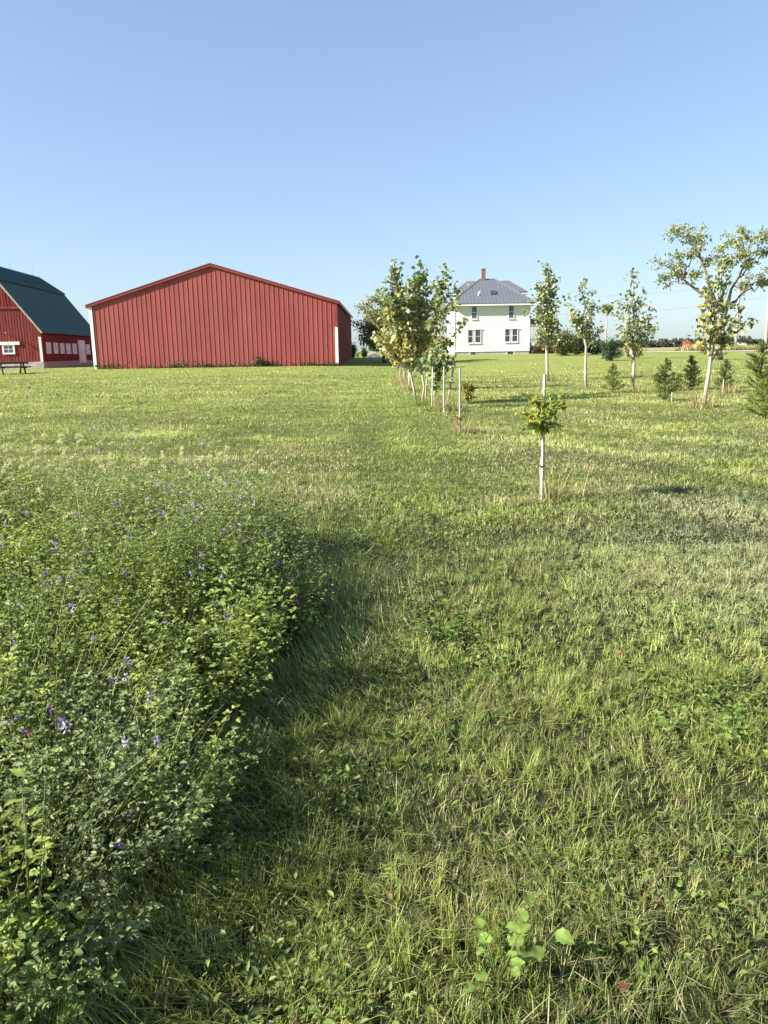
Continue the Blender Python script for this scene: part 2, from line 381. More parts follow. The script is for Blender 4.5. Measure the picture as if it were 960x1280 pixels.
for s in (-1, 1):
    xe = xm+s*((sx1-sx0)/2+.22); zee = ze-sl_*.22; b = MB()
    b.poly([(xm, sy0-.14, zp-.10), (xe, sy0-.14, zee-.10), (xe, sy0-.14, zee+.11), (xm, sy0-.14, zp+.11)], (0, .037, 0))
    b.poly([(xm, sy0-.16, zp+.06), (xe, sy0-.16, zee+.06), (xe, sy0-.16, zee+.115), (xm, sy0-.16, zp+.115)], (0, .018, 0))
    rel(b.build('rake_trim', M['shedtrim'], shed), shed)
    b = MB(); b.box(min(xe, xe-s*.05), max(xe, xe-s*.05), sy0-.1, sy1+.1, zee-.1, zee+.018); rel(b.build('eave_trim', M['roofedge'], shed), shed)
rel(MB().box(sx0-.04, sx0+.17, sy0-.05, sy0+.10, zb, ze-.12).build('corner_strip', M['white'], shed), shed)
c = rel(MB().box(sx1-.15, sx1+.045, sy0-.05, sy0+.10, zb, 3.2).build('corner_strip', M['white'], shed), shed)
rel(MB().box(sx1-.15, sx1+.045, sy0-.048, sy0+.10, 3.2, ze-.1).build('corner_trim', M['shedtrim'], shed), shed)

# ================================================================ GAMBREL BARN
bang = math.atan2(1.45, 15.5)
barn = empty('gambrel_barn', (-25.85, 60, .80), bang)
tag(barn, 'weathered red gambrel barn with dark green metal roof and small side windows', 'barn')
W_, L_ = 9.6, 15.6; he, hb, hr, sb_ = 2.72, 6.45, 7.9, 2.78
binv = (Matrix.Translation(barn.location) @ Matrix.Rotation(bang, 4, 'Z')).inverted()
def bhit(px, py, side):           # photo column/row on the barn's gable (y=0) or side wall (x=0), in barn coordinates
    o = binv @ Vector((0, 0, EYE)); d = binv.to_3x3() @ Vector(ray(px, py))
    k = -o.x/d.x if side else -o.y/d.y; return o+d*k
prof = [(0, -.6), (0, he), (-sb_, hb), (-W_/2, hr), (-W_+sb_, hb), (-W_, he), (-W_, -.6)]
ztrim = 4.35
low = [(0, .32), (0, he), (-(ztrim-he)/(hb-he)*sb_, ztrim), (-W_+(ztrim-he)/(hb-he)*sb_, ztrim), (-W_, he), (-W_, .32)]
up = [(-(ztrim-he)/(hb-he)*sb_, ztrim), (-sb_, hb), (-W_/2, hr), (-W_+sb_, hb), (-W_+(ztrim-he)/(hb-he)*sb_, ztrim)]
b = MB(); b.poly([(x, 0, z) for x, z in low], (0, .2, 0))
x = -.15
def roofz(x):
    x = -x if x > -W_/2 else W_+x
    return he+(hb-he)*min(x/sb_, 1)+(hr-hb)*max(0, (x-sb_)/(W_/2-sb_))
while x > -W_: b.box(x-.012, x+.012, -.012, 0.01, .33, min(ztrim, roofz(x))-.05); x -= .21
b.build('gable_wall', M['barnred'], barn)
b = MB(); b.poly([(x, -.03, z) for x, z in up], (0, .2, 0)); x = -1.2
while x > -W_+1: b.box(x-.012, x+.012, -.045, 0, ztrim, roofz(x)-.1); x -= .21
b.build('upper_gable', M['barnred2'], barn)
MB().box(-W_+1.2, -1.15, -.07, -.031, ztrim-.1, ztrim+.06).build('belt_board', M['barnred'], barn)
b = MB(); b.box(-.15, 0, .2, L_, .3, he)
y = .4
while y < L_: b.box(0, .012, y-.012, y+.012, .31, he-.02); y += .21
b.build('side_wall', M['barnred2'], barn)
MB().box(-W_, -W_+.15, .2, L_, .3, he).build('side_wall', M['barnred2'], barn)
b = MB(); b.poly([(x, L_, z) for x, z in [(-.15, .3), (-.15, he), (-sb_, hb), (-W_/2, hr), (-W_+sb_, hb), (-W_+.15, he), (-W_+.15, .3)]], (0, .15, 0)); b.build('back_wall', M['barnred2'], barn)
b = MB(); b.box(-W_, .03, -.05, .25, -.7, .318); b.box(-.2, .03, .25, L_+.1, -.7, .298); b.box(-W_-.03, -W_+.2, .25, L_+.1, -.7, .298); b.build('foundation', M['concrete'], barn)
b = MB(); oh = .30
ex, ez = .22, he-.22*(hb-he)/sb_
rp = [(ex, ez), (-sb_, hb), (-W_/2, hr), (-W_+sb_, hb), (-W_-ex, ez)]
for a, c in zip(rp[:-1], rp[1:]):
    d = Vector((c[0]-a[0], 0, c[1]-a[1])).normalized(); nrm = Vector((-d.z, 0, d.x)); nrm = nrm if nrm.z > 0 else -nrm
    A = Vector((a[0], -oh, a[1]))+nrm*.03; Cc = Vector((c[0], -oh, c[1]))+nrm*.03
    if a == rp[1] : A = A-d*.26+nrm*.05
    if c == rp[3]: Cc = Cc+d*.26+nrm*.05
    b.poly([A, Cc, Cc+nrm*.07, A+nrm*.07], (0, L_+2*oh, 0))
    y = -oh+.05
    while y < L_+oh: b.poly([A+nrm*.068+Vector((0, y+oh, 0)), Cc+nrm*.068+Vector((0, y+oh, 0)), Cc+nrm*.10+Vector((0, y+oh, 0)), A+nrm*.10+Vector((0, y+oh, 0))], (0, .03, 0)); y += .5
b.build('roof', M['green'], barn)
for a, c in zip(rp[:-1], rp[1:]):
    MB().beam((a[0], -oh-.02, a[1]+.02), (c[0], -oh-.02, c[1]+.02), .035, .13).build('rake_board', M['concrete'], barn)
MB().box(-.17, .02, -.035, -.0135, .32, he-.55).build('corner_board', M['white'], barn)
# gable window under its header
def win(parent, x0, x1, y0, y1, z0, z1, face, gm='glass', fw=.06, bars=1, vb=0):
    """face 'y': in a wall facing -y at y0; face 'x': in a wall facing +x at x0"""
    if face == 'y':
        o = MB(); y = y0
        o.box(x0, x1, y-.05, y+.0, z0, z0+fw).box(x0, x1, y-.05, y, z1-fw, z1).box(x0, x0+fw, y-.05, y, z0+fw, z1-fw).box(x1-fw, x1, y-.05, y, z0+fw, z1-fw)
        wdw = o.build('window', M['white'], parent)
        MB().box(x0+fw, x1-fw, y-.022, y-.004, z0+fw, z1-fw).build('pane', M[gm], wdw)
        m = MB()
        for k in range(bars):
            zz = z0+(z1-z0)*(k+1)/(bars+1); m.box(x0+fw, x1-fw, y-.04, y-.0225, zz-.02, zz+.02)
        for k in range(vb):
            xx = x0+(x1-x0)*(k+1)/(vb+1); m.box(xx-.015, xx+.015, y-.0405, y-.0228, z0+fw, z1-fw)
        if bars or vb: m.build('sash', M['white'], wdw)
    else:
        x = x0; o = MB()
        o.box(x, x+.05, y0, y1, z0, z0+fw).box(x, x+.05, y0, y1, z1-fw, z1).box(x, x+.05, y0, y0+fw, z0+fw, z1-fw).box(x, x+.05, y1-fw, y1, z0+fw, z1-fw)
        wdw = o.build('window', M['white'], parent)
        MB().box(x+.004, x+.022, y0+fw, y1-fw, z0+fw, z1-fw).build('pane', M[gm], wdw)
        m = MB(); zz = (z0+z1)/2; m.box(x+.0225, x+.04, y0+fw, y1-fw, zz-.02, zz+.02); yy = (y0+y1)/2; m.box(x+.0228, x+.0405, yy-.02, yy+.02, z0+fw, z1-fw); m.build('sash', M['white'], wdw)
    return wdw
a = bhit(4, 443, 0); c = bhit(18, 430, 0)
win(barn, a.x, c.x, -.013, 0, a.z, c.z, 'y', 'sash', .12, 1, 1)
a = bhit(25, 431, 0); c = bhit(25, 427, 0)
MB().box(-W_+1.5, a.x, -.09, -.0135, a.z, c.z).build('door_track', M['white'], barn)
for q in ((58, 63, 428, 442), (67, 72, 428.5, 442), (75, 80, 429, 442), (82.5, 88, 429.5, 442.5), (90.5, 95.5, 429.5, 442.5), (107.5, 112, 430.5, 443)):
    a = bhit(q[0]+.3, q[3], 1); c = bhit(q[1]-.7, q[2], 1)
    win(barn, .012, 0, a.y, c.y, bhit((q[0]+q[1])/2, q[3], 1).z, bhit((q[0]+q[1])/2, q[2], 1).z, 'x', 'dusty', .07)
a = bhit(99.5, 456.5, 1); c = bhit(105.5, 431.5, 1)
dr = MB().box(.0125, .06, a.y, c.y, .1, 2.05).box(.06, .075, a.y+.12, c.y-.12, .25, .95).box(.06, .075, a.y+.12, c.y-.12, 1.1, 1.9).build('door', M['white'], barn)
MB().tube([(.075, c.y-.15, 1.05), (.13, c.y-.15, 1.05), (.13, c.y-.28, 1.05)], [.02, .02, .02], 6).build('handle', M['grey'], dr)
a = bhit(8, 417, 0)
MB().tube([(a.x, -.01, a.z), (a.x, -.3, a.z+.1), (a.x+.15, -.42, a.z-.02)], [.03, .03, .09], 6).build('barn_light', M['grey'], barn)
for yy in (3.4, 9.0, 14.4):
    MB().tube([(-W_/2, yy, hr+.05), (-W_/2, yy, hr+.75)], [.012, .006], 5).tube([(-W_/2-.06, yy, hr+.09), (-W_/2+.06, yy, hr+.09)], [.04, .04], 6).build('lightning_rod', M['grey'], barn)

# picnic table in front of it
g = gnd(15, 467.5); pt = empty('picnic_table', (g.x, g.y, float(T(g.x, g.y))), rad(38))
tag(pt, 'dark brown wooden picnic table standing on the lawn before the gambrel barn', 'picnic table')
b = MB()
for k in range(5): b.box(-.95, .95, -.37+k*.15, -.37+k*.15+.14, .70, .76)
b.box(-.95, .95, -.39, -.372, .62, .755)
b.build('tabletop', M['woodtop'], pt, .004)
for s in (-1, 1):
    b = MB().box(-.95, .95, s*.78-.13, s*.78-.005, .39, .47).box(-.95, .95, s*.78+.005, s*.78+.13, .39, .47); b.build('bench', M['wood'], pt, .004)
for s in (-.65, .65):
    for q in (-1, 1): MB().beam((s, q*.68, 0), (s, q*.22, .70), .07, .13).build('leg', M['wood'], pt)
    MB().box(s+.03, s+.07, -.88, .88, .34, .43).build('cross_brace', M['wood'], pt)

# ================================================================ FARMHOUSE
HY = 92.0; hx0, hx1, hd = 8.54, 17.3, 9.6; hzb, hze = .78, 6.60
house = empty('farmhouse', ((hx0+hx1)/2, HY+hd/2, .86))
tag(house, 'white two-storey farmhouse with a grey hipped metal roof and a brick chimney', 'house')
H = lambda o: rel(o, house)
fz = at(615, 438.3, HY).z
H(MB().box(hx0+.03, hx1-.03, HY+.03, HY+hd-.03, hzb-.6, fz).build('foundation', M['concrete'], house))
b = MB(); z = fz
b.box(hx0+.02, hx1-.02, HY+.02, HY+hd-.02, fz+.001, hze)
while z < hze-.05:
    # lap boards all round
    for (x0, x1, y0, y1) in ((hx0, hx1, HY, HY+.019), (hx0, hx1, HY+hd-.019, HY+hd)):
        s = -1 if y0 == HY else 1; yy = y0 if s < 0 else y1
        b.poly([(x0, yy, z+.12), (x1, yy, z+.12), (x1, yy+s*.022, z), (x0, yy+s*.022, z)], (0, -s*.018, 0))
    for s, xx in ((-1, hx0), (1, hx1)):
        b.poly([(xx, HY, z+.12), (xx, HY+hd, z+.12), (xx+s*.022, HY+hd, z), (xx+s*.022, HY, z)], (-s*.018, 0, 0))
    z += .125
H(b.build('wall', M['siding'], house))
for cx_ in (hx0, hx1): H(MB().box(cx_-.07, cx_+.07, HY-.045, HY+.09, fz-.02, hze).build('corner_board', M['white'], house))
H(MB().box(hx0-.02, hx1+.02, HY-.05, HY-.003, fz-.1, fz+.06).build('water_table', M['white'], house))
# main hip roof
ov = .62; ex0, ex1, ey0, ey1 = hx0-ov, hx1+ov, HY-ov, HY+hd+ov; zr = 9.75; rx0, rx1 = 12.02, 13.85; ry = HY+hd/2
et = hze+.06
b = MB()
C4 = [Vector((ex0, ey0, et)), Vector((ex1, ey0, et)), Vector((ex1, ey1, et)), Vector((ex0, ey1, et))]; RA, RB = Vector((rx0, ry-.1, zr)), Vector((rx1, ry-.1, zr))
base = len(b.v); b.v += [tuple(p) for p in C4+[RA, RB]]+[tuple(p-Vector((0, 0, .1))) for p in C4]
b.f += [(0, 1, 5, 4), (1, 2, 5), (2, 3, 4, 5), (3, 0, 4), (6, 7, 1, 0), (7, 8, 2, 1), (8, 9, 3, 2), (9, 6, 0, 3), (9, 8, 7, 6)]
def seams(a0, a1, b0, b1, n, c_=None):      # standing seams on a slope, clipped by its hips
    for k in range(1, n):
        t = k/n; p = a0.lerp(a1, t)
        # direction straight up the slope: find where it meets hip or ridge
        e = (a1-a0).normalized(); up_ = ((b0-a0)-(b0-a0).dot(e)*e); dist = (p-a0).length
        l0 = (b0-a0).dot(e); l1 = (b1-a0).dot(e); tot = (a1-a0).length
        f = min(1, dist/l0 if l0 > 1e-6 else 1, (tot-dist)/(tot-l1) if tot-l1 > 1e-6 else 1)
        q = p+up_*f; nn = e.cross(up_).normalized(); nn = nn if nn.z > 0 else -nn
        b.poly([p-e*.009-nn*.02, p+e*.009-nn*.02, p+e*.009+nn*.024, p-e*.009+nn*.024], q-p)
seams(C4[0], C4[1], RA, RB, 24); seams(C4[3], C4[0], RA, RA, 24); seams(C4[1], C4[2], RB, RB, 24)
for p in (C4[0], C4[3]): b.beam(p, RA, .12, .09)
for p in (C4[1], C4[2]): b.beam(p, RB, .12, .09)
b.beam(RA, RB, .14, .1)
H(b.build('roof', M['greyroof'], house))
b = MB().box(ex0+.01, ex1-.01, ey0+.01, ey0+.05, et-.27, et-.101).box(ex0+.01, ex0+.05, ey0+.05, ey1-.01, et-.27, et-.101).box(ex1-.05, ex1-.01, ey0+.05, ey1-.01, et-.27, et-.101)
b.box(ex0+.05, ex1-.05, ey0+.05, HY-.05, et-.2, et-.15).box(ex0+.05, hx0-.03, HY-.05, ey1-.05, et-.2, et-.15).box(hx1+.03, ex1-.05, HY-.05, ey1-.05, et-.2, et-.15)
H(b.build('eave_board', M['white'], house))
# hipped side dormers
for s, xin, xout in ((-1, 12.0, hx0+.35), (1, 13.9, hx1-.15)):
    y0, y1 = HY+2.9, HY+6.5; zd = 8.15; zt = 9.55; o_ = .35
    dm = H(MB().box(min(xin, xout), max(xin, xout), y0+.2, y1-.2, 7.0, zd).build('dormer', M['siding'], house))
    xe = xout+s*o_; ym = (y0+y1)/2; xr = xout-s*1.6; d = MB()
    P = [Vector((xin, y0, zd)), Vector((xe, y0, zd)), Vector((xe, y1, zd)), Vector((xin, y1, zd)), Vector((xin, ym, zt)), Vector((xr, ym, zt))]
    d.v += [tuple(p) for p in P]+[tuple(p-Vector((0, 0, .16))) for p in P[:4]]
    d.f += [(0, 1, 5, 4), (1, 2, 5), (2, 3, 4, 5), (0, 6, 7, 1), (1, 7, 8, 2), (2, 8, 9, 3), (9, 8, 7, 6), (0, 4, 3, 9, 6)]
    d.build('dormer_roof', M['greyroof'], dm)
    MB().box(min(xin, xe)+.02, max(xin, xe)-.02, y0+.01, y0+.04, zd-.3, zd-.161).box(xe-.03 if s > 0 else xe, xe if s > 0 else xe+.03, y0+.04, y1-.04, zd-.3, zd-.161).build('dormer_eave', M['white'], dm)
# chimney, skylight, pipes
c0, c1 = at(601.6, 346, HY+hd/2), at(606.6, 336, HY+hd/2)
b = MB().box(c0.x, c1.x, ry-.35, ry+.2, zr-1.1, c1.z-.12).box(c0.x-.04, c1.x+.04, ry-.39, ry+.24, c1.z-.12, c1.z); H(b.build('chimney', M['brick'], house))
slope = (zr-et)/(ry-.1-ey0); ang = math.atan(slope)
def onroof(px, py):     # hits the front slope
    d = ray(px, py); k = (et-EYE-slope*ey0)/(d[2]-slope); return Vector(d*k)+Vector((0, 0, EYE))
p = onroof(616.5, 366.3); n3 = Vector((0, -math.sin(ang), math.cos(ang))); u3 = Vector((0, math.cos(ang), math.sin(ang)))
def slab(c, hw, hl, t0, t1, name, mat, par):
    A = c+n3*t0; x3 = Vector((1, 0, 0))
    return MB().poly([A-x3*hw-u3*hl, A+x3*hw-u3*hl, A+x3*hw+u3*hl, A-x3*hw+u3*hl], n3*(t1-t0)).build(name, mat, par)
sk = H(slab(p, .33, .42, -.03, .12, 'skylight', M['roofedge'], house)); slab(p, .27, .34, .121, .14, 'pane', M['glass'], sk)
p = onroof(598, 369.5); H(MB().tube([p-Vector((0, 0, .1)), p+Vector((0, 0, .4))], [.05, .05], 8).build('vent_pipe', M['white'], house))
p = onroof(600, 366); H(MB().tube([p-Vector((0, 0, .1)), p+Vector((0, 0, .25))], [.04, .04], 8).build('vent_pipe', M['white'], house))
def hwin(x0, x1, y0, y1, gm, basement=False):
    a = at(x0, y1, HY); c = at(x1, y0, HY); yy = HY-.024 if not basement else HY+.029
    o = win(house, a.x-.07, c.x+.07, yy, 0, a.z-.06, c.z+.06, 'y', gm, .075 if not basement else .05, 0 if basement else 1); H(o)
    if not basement:
        MB().box(a.x-.16, c.x+.16, yy-.10, yy-.051, c.z+.06, c.z+.15).build('header', M['white'], o)
        MB().box(a.x-.12, c.x+.12, yy-.09, yy-.051, a.z-.12, a.z-.061).build('sill', M['white'], o)
for q in ((589.5, 596, 382.8, 398.5), (635.8, 642.3, 381.8, 397.8)): hwin(*q, 'sash')
for q in ((585, 591, 412.8, 428.5), (594, 600.7, 412.4, 428.2), (631.2, 637.3, 411.8, 427.3), (640.2, 646.7, 411.5, 427)): hwin(*q, 'glass')
for q in ((588.2, 594.8, 440.0, 444), (634.3, 641.5, 439.2, 443)): hwin(*q, 'glass', True)
H(MB().tube([(hx1-.05, HY-.09, fz+.1), (hx1-.05, HY-.09, hze-.1)], [.045, .045], 6).build('downspout', M['white'], house))
# porch on the right-hand side
px0, px1, py0, py1 = hx1+.02, 20.5, HY+.9, HY+8.2
b = MB().box(px0, px1, py0, py1, 1.55, 1.72); H(b.build('porch_deck', M['slate'], house))
pr = MB(); pr.poly([(px0, py0-.35, 4.75), (px1+.4, py0-.35, 4.12), (px1+.4, py0-.35, 4.22), (px0, py0-.35, 4.95)], (0, py1-py0+.7, 0)); H(pr.build('porch_roof', M['roofedge'], house))
H(MB().box(px0, px1+.38, py0-.34, py0-.30, 3.92, 4.118).box(px1+.34, px1+.38, py0-.30, py1+.34, 3.92, 4.118).build('porch_fascia', M['white'], house))
for xx in (px0+1.35, px1-.12):
    for yy in (py0+.1, py1-.1): H(MB().box(xx-.09, xx+.09, yy-.09, yy+.09, 1.72, 4.1).build('porch_post', M['white'], house))
b = MB().box(px0+.1, px1, py0+.05, py0+.11, 2.5, 2.58); xx = px0+.15
while xx < px1: b.box(xx, xx+.035, py0+.06, py0+.10, 1.78, 2.5); xx += .14
H(b.build('porch_rail', M['slate'], house))
b = MB().box(px0+.05, px1, py0+.1, py0+.14, .6, 1.54); H(b.build('porch_skirt', M['wood'], house))
g = gx(643.5, 88.0); mp_ = empty('marker_post', g)
tag(mp_, 'thin pale marker post standing on the lawn in front of the farmhouse', 'post')
MB().tube([(0, 0, -.1), (0, 0, .95)], [.035, .035], 8).build('post', M['stake'], mp_)
g = gx(563, 56.0); ub = empty('utility_box', g, rad(8))
tag(ub, 'low dark grey utility box on the lawn between the tree row and the farmhouse', 'utility box')
MB().box(-.32, .32, -.25, .25, -.1, .42).build('cabinet', M['grey'], ub, .015); MB().box(-.35, .35, -.28, .28, .422, .47).build('lid', M['grey'], ub, .01)
MB().box(-.03, .03, -.275, -.252, .25, .31).build('latch', M['black'], ub)

# ================================================================ TREES
def lerp3(a, b, t): return np.array(a)*(1-t)+np.array(b)*t
GREEN = np.array((.155, .205, .070)); DGREEN = np.array((.045, .085, .035)); YEL = np.array((.42, .36, .085)); GREY = np.array((.34, .37, .25)); BROWN = np.array((.20, .12, .05))
def leafcols(n, f_yel, bright=1.0):
    """f_yel (n,) share of yellow leaves"""
    r = R.random(n); c = np.where((r < f_yel)[:, None], YEL*R.uniform(.55, 1.1, (n, 1)), GREEN*R.uniform(.6, 1.7, (n, 1)))
    k = R.random(n) < .20; c[k] = GREY*R.uniform(.8, 1.3, (k.sum(), 1))
    k = R.random(n) < .04; c[k] = BROWN
    return c*bright
def unit(n):
    v = R.normal(size=(n, 3)); return v/np.linalg.norm(v, axis=1, keepdims=True)
def curve(a, b, n, sag=0.0, wig=.02):
    a = np.array(a, float); b = np.array(b, float); L = np.linalg.norm(b-a); t = np.linspace(0, 1, n)
    P = a[None]*(1-t)[:, None]+b[None]*t[:, None]; P[:, 2] += sag*L*np.sin(t*math.pi)
    P[1:-1] += R.normal(0, wig*L, (n-2, 3))*[1, 1, .4]; return P
def young_tree(name, label, base, top, r0, limbs, nleaf, leaf, yel=(.5, .05), group=None, cat='tree', mat='bark', spread=.22, auto=8, autolen=.32, leaf0=.3, up=.8, twigs=True):
    """base, top world points; limbs: [(start share, tip point)] plus auto upright limbs"""
    root = empty(name, base); tag(root, label, cat, group)
    O = np.array(base); H_ = top[2]-base[2]
    P = curve([0, 0, -.05], np.array(top)-O, 9, 0, .012); s = Soup()
    tt = np.linspace(0, 1, 9); s.add(*tube(P, r0*(1-tt)**.8+.006, 8))
    segs = [(P[i], P[i+1], .8+.9*(i >= 6)) for i in range(3, 8) if tt[i] >= leaf0]
    L = []
    for st, tip in limbs: L.append((st, np.array(tip)-O))
    for k in range(auto):
        st = R.uniform(leaf0*.9, .82); a = R.uniform(0, 2*math.pi); l = H_*autolen*(1.15-st)*R.uniform(.7, 1.2)
        i = st*8; p = P[int(i)]+(P[min(int(i)+1, 8)]-P[int(i)])*(i-int(i))
        L.append((st, p+l*np.array([math.cos(a)*(1-up*.6), math.sin(a)*(1-up*.6), up])))
    for st, tip in L:
        i = st*8; p = P[int(i)]+(P[min(int(i)+1, 8)]-P[int(i)])*(i-int(i)); q = curve(p, tip, 5, -.06, .02)
        rr = r0*(1-st)**.8*.55+.004; s.add(*tube(q, rr*(1-np.linspace(0, 1, 5))**.8+.003, 5))
        for j in range(1, 4): segs.append((q[j], q[j+1], 1.0))
        ll = np.linalg.norm(q[-1]-q[0])
        if twigs:
            for _ in range(3):
                j = R.integers(1, 4); f = q[j]; e = f+(unit(1)[0]*[1, 1, .6]+[0, 0, .35])*ll*.3; s.add(*tube([f, (f+e)/2+R.normal(0, .01, 3), e], [.006, .004, .002], 4)); segs.append((f, e, .7))
    s.build('trunk', M[mat], root, True)
    wts = np.array([np.linalg.norm(b_-a_)*w_ for a_, b_, w_ in segs]); idx = R.choice(len(segs), nleaf, p=wts/wts.sum())
    A = np.array([x[0] for x in segs])[idx]; B = np.array([x[1] for x in segs])[idx]
    Q = A+(B-A)*R.random((nleaf, 1))+R.normal(0, spread*.5, (nleaf, 3))*[1, 1, .8]
    hgt = np.clip(Q[:, 2]/H_, 0, 1); Q[:, :2] *= 1
    fy = yel[0]+(yel[1]-yel[0])*np.clip((hgt-.35)/.5, 0, 1)
    D = unit(nleaf)*[1, 1, .7]+[0, 0, -.35]
    sz = leaf*R.uniform(.6, 1.25, nleaf)
    lv = Soup(); lv.add(*leaves(Q, sz, R.uniform(.75, 1.0, nleaf), D, unit(nleaf)+[-.3, -.2, .3], leafcols(nleaf, fy), .12))
    lv.build('crown', M['treeleaf'], root); return root
grow = 'poplar saplings in the long tree row'
gr2 = 'young trees on the right side lawn'
def tp(px, py, Y): return np.array(at(px, py, Y))
def gn(px, py): return np.array(gnd(px, py))
B = gn(521, 507); Y = B[1]
young_tree('poplar_tree', 'slender young poplar in the tree row leaning left, its tall tip leftmost in the row', B, tp(491, 323, Y), .034, [(.35, tp(478, 350, Y)), (.4, tp(482, 372, Y-.4)), (.3, tp(500, 360, Y+.5)), (.25, tp(487, 400, Y)), (.22, tp(507, 405, Y-.3)), (.3, tp(470, 425, Y)), (.4, tp(508, 378, Y+.3)), (.5, tp(497, 335, Y)), (.5, tp(487, 340, Y))], 1300, .135, (.8, .0), grow, spread=.15, auto=1)
B = gn(527, 505); Y = B[1]
young_tree('poplar_tree', 'slender upright young poplar in the middle of the front tree cluster', B, tp(524, 326, Y), .032, [(.3, tp(513, 352, Y)), (.35, tp(533, 356, Y)), (.3, tp(520, 385, Y-.4)), (.25, tp(512, 400, Y)), (.3, tp(538, 400, Y+.4)), (.22, tp(503, 425, Y)), (.5, tp(529, 336, Y)), (.5, tp(520, 338, Y))], 1000, .135, (.75, .0), grow, spread=.15, auto=1)
B = gn(532, 501); Y = B[1]
young_tree('poplar_tree', 'slender young poplar in the tree row leaning right with one limb reaching towards the farmhouse', B, tp(555, 331, Y), .032, [(.3, tp(543, 352, Y)), (.35, tp(570, 352, Y)), (.3, tp(581, 398, Y)), (.35, tp(566, 375, Y-.3)), (.3, tp(543, 385, Y)), (.22, tp(560, 420, Y)), (.2, tp(540, 410, Y+.3)), (.5, tp(561, 340, Y)), (.5, tp(549, 344, Y))], 950, .13, (.5, .0), grow, spread=.13, auto=0)
B = gn(513, 488); Y = B[1]
young_tree('poplar_tree', 'young poplar with a broad yellowing crown behind the front cluster of the tree row', B, tp(513, 350, Y), .05, [(.3, tp(488, 400, Y)), (.25, tp(478, 418, Y)), (.2, tp(492, 435, Y)), (.25, tp(500, 428, Y-.4)), (.3, tp(530, 400, Y)), (.2, tp(528, 430, Y))], 1000, .14, (.95, .5), grow, spread=.30, auto=3)
B = gn(506, 480); Y = B[1]
young_tree('poplar_tree', 'young yellow-leaved poplar further back in the tree row, crown spreading left', B, tp(498, 365, Y), .05, [(.3, tp(477, 395, Y)), (.25, tp(468, 415, Y)), (.2, tp(485, 430, Y)), (.3, tp(510, 400, Y))], 760, .14, (.95, .6), grow, spread=.34, auto=3)
B = gn(500, 471); Y = B[1]
young_tree('poplar_tree', 'farthest young poplar of the long tree row, half hidden by yellow leaves', B, tp(503, 375, Y), .06, [(.3, tp(488, 400, Y)), (.25, tp(520, 410, Y))], 420, .15, (.9, .5), grow, spread=.35, auto=3)
B = gn(543, 512); Y = B[1]
young_tree('oak_sapling', 'short green sapling with a bushy head beside a white stake in the tree row', B, tp(546, 440, Y), .02, [(.5, tp(535, 440, Y)), (.5, tp(556, 442, Y)), (.55, tp(550, 432, Y)), (.6, tp(563, 450, Y))], 330, .13, (.12, .05), grow, spread=.22, auto=5, autolen=.3)
# right-hand trees
B = gn(685, 477); Y = B[1]
young_tree('poplar_tree', 'tall columnar young poplar right of the farmhouse with a straight pale trunk', B, tp(682, 331, Y), .065, [(.4, tp(676, 352, Y)), (.4, tp(692, 345, Y)), (.35, tp(694, 372, Y)), (.35, tp(673, 385, Y)), (.3, tp(670, 412, Y)), (.3, tp(700, 410, Y)), (.3, tp(690, 395, Y))], 1300, .15, (.35, .12), gr2, spread=.24, auto=4, autolen=.22, leaf0=.38)
young_tree('poplar_tree', 'forked young poplar with one limb sweeping out to the left of its trunk', gn(733, 484), tp(729, 347, gn(733, 484)[1]), .055, [(.42, tp(708, 370, gn(733, 484)[1])), (.45, tp(714, 385, gn(733, 484)[1])), (.4, tp(722, 392, gn(733, 484)[1])), (.45, tp(741, 362, gn(733, 484)[1])), (.4, tp(743, 380, gn(733, 484)[1])), (.35, tp(752, 405, gn(733, 484)[1]))], 800, .12, (.3, .08), gr2, spread=.18, auto=1, leaf0=.45)
B = gn(792, 490); Y = B[1]
young_tree('poplar_tree', 'young poplar with a leaning pale trunk and a loose wide crown between two small spruces', B, tp(791, 338, Y), .055, [(.4, tp(783, 362, Y)), (.4, tp(803, 362, Y)), (.35, tp(779, 385, Y)), (.35, tp(816, 385, Y)), (.35, tp(805, 400, Y)), (.3, tp(777, 410, Y)), (.3, tp(819, 405, Y)), (.25, tp(784, 432, Y))], 850, .115, (.35, .1), gr2, spread=.2, auto=2, leaf0=.32)
B = gn(880, 509); Y = B[1]
young_tree('poplar_tree', 'nearest right-hand young poplar, crooked pale trunk leaning right in front of the big tree', B, tp(905, 318, Y), .05, [(.42, tp(880, 345, Y)), (.45, tp(893, 325, Y)), (.4, tp(915, 345, Y)), (.35, tp(931, 372, Y)), (.35, tp(937, 395, Y)), (.3, tp(921, 400, Y)), (.3, tp(874, 385, Y)), (.35, tp(885, 372, Y)), (.35, tp(912, 380, Y))], 760, .12, (.6, .25), gr2, spread=.17, auto=1, leaf0=.36)
B = np.array(gx(757, 60)); 
young_tree('thin_tree', 'tall thin bare-trunked tree with only a small tuft of leaves at its tip', B, tp(759, 380, 60), .09, [(.9, tp(755, 384, 60)), (.9, tp(763, 383, 60)), (.88, tp(757, 388, 60))], 130, .26, (.3, .1), None, spread=.35, auto=0, leaf0=.9)
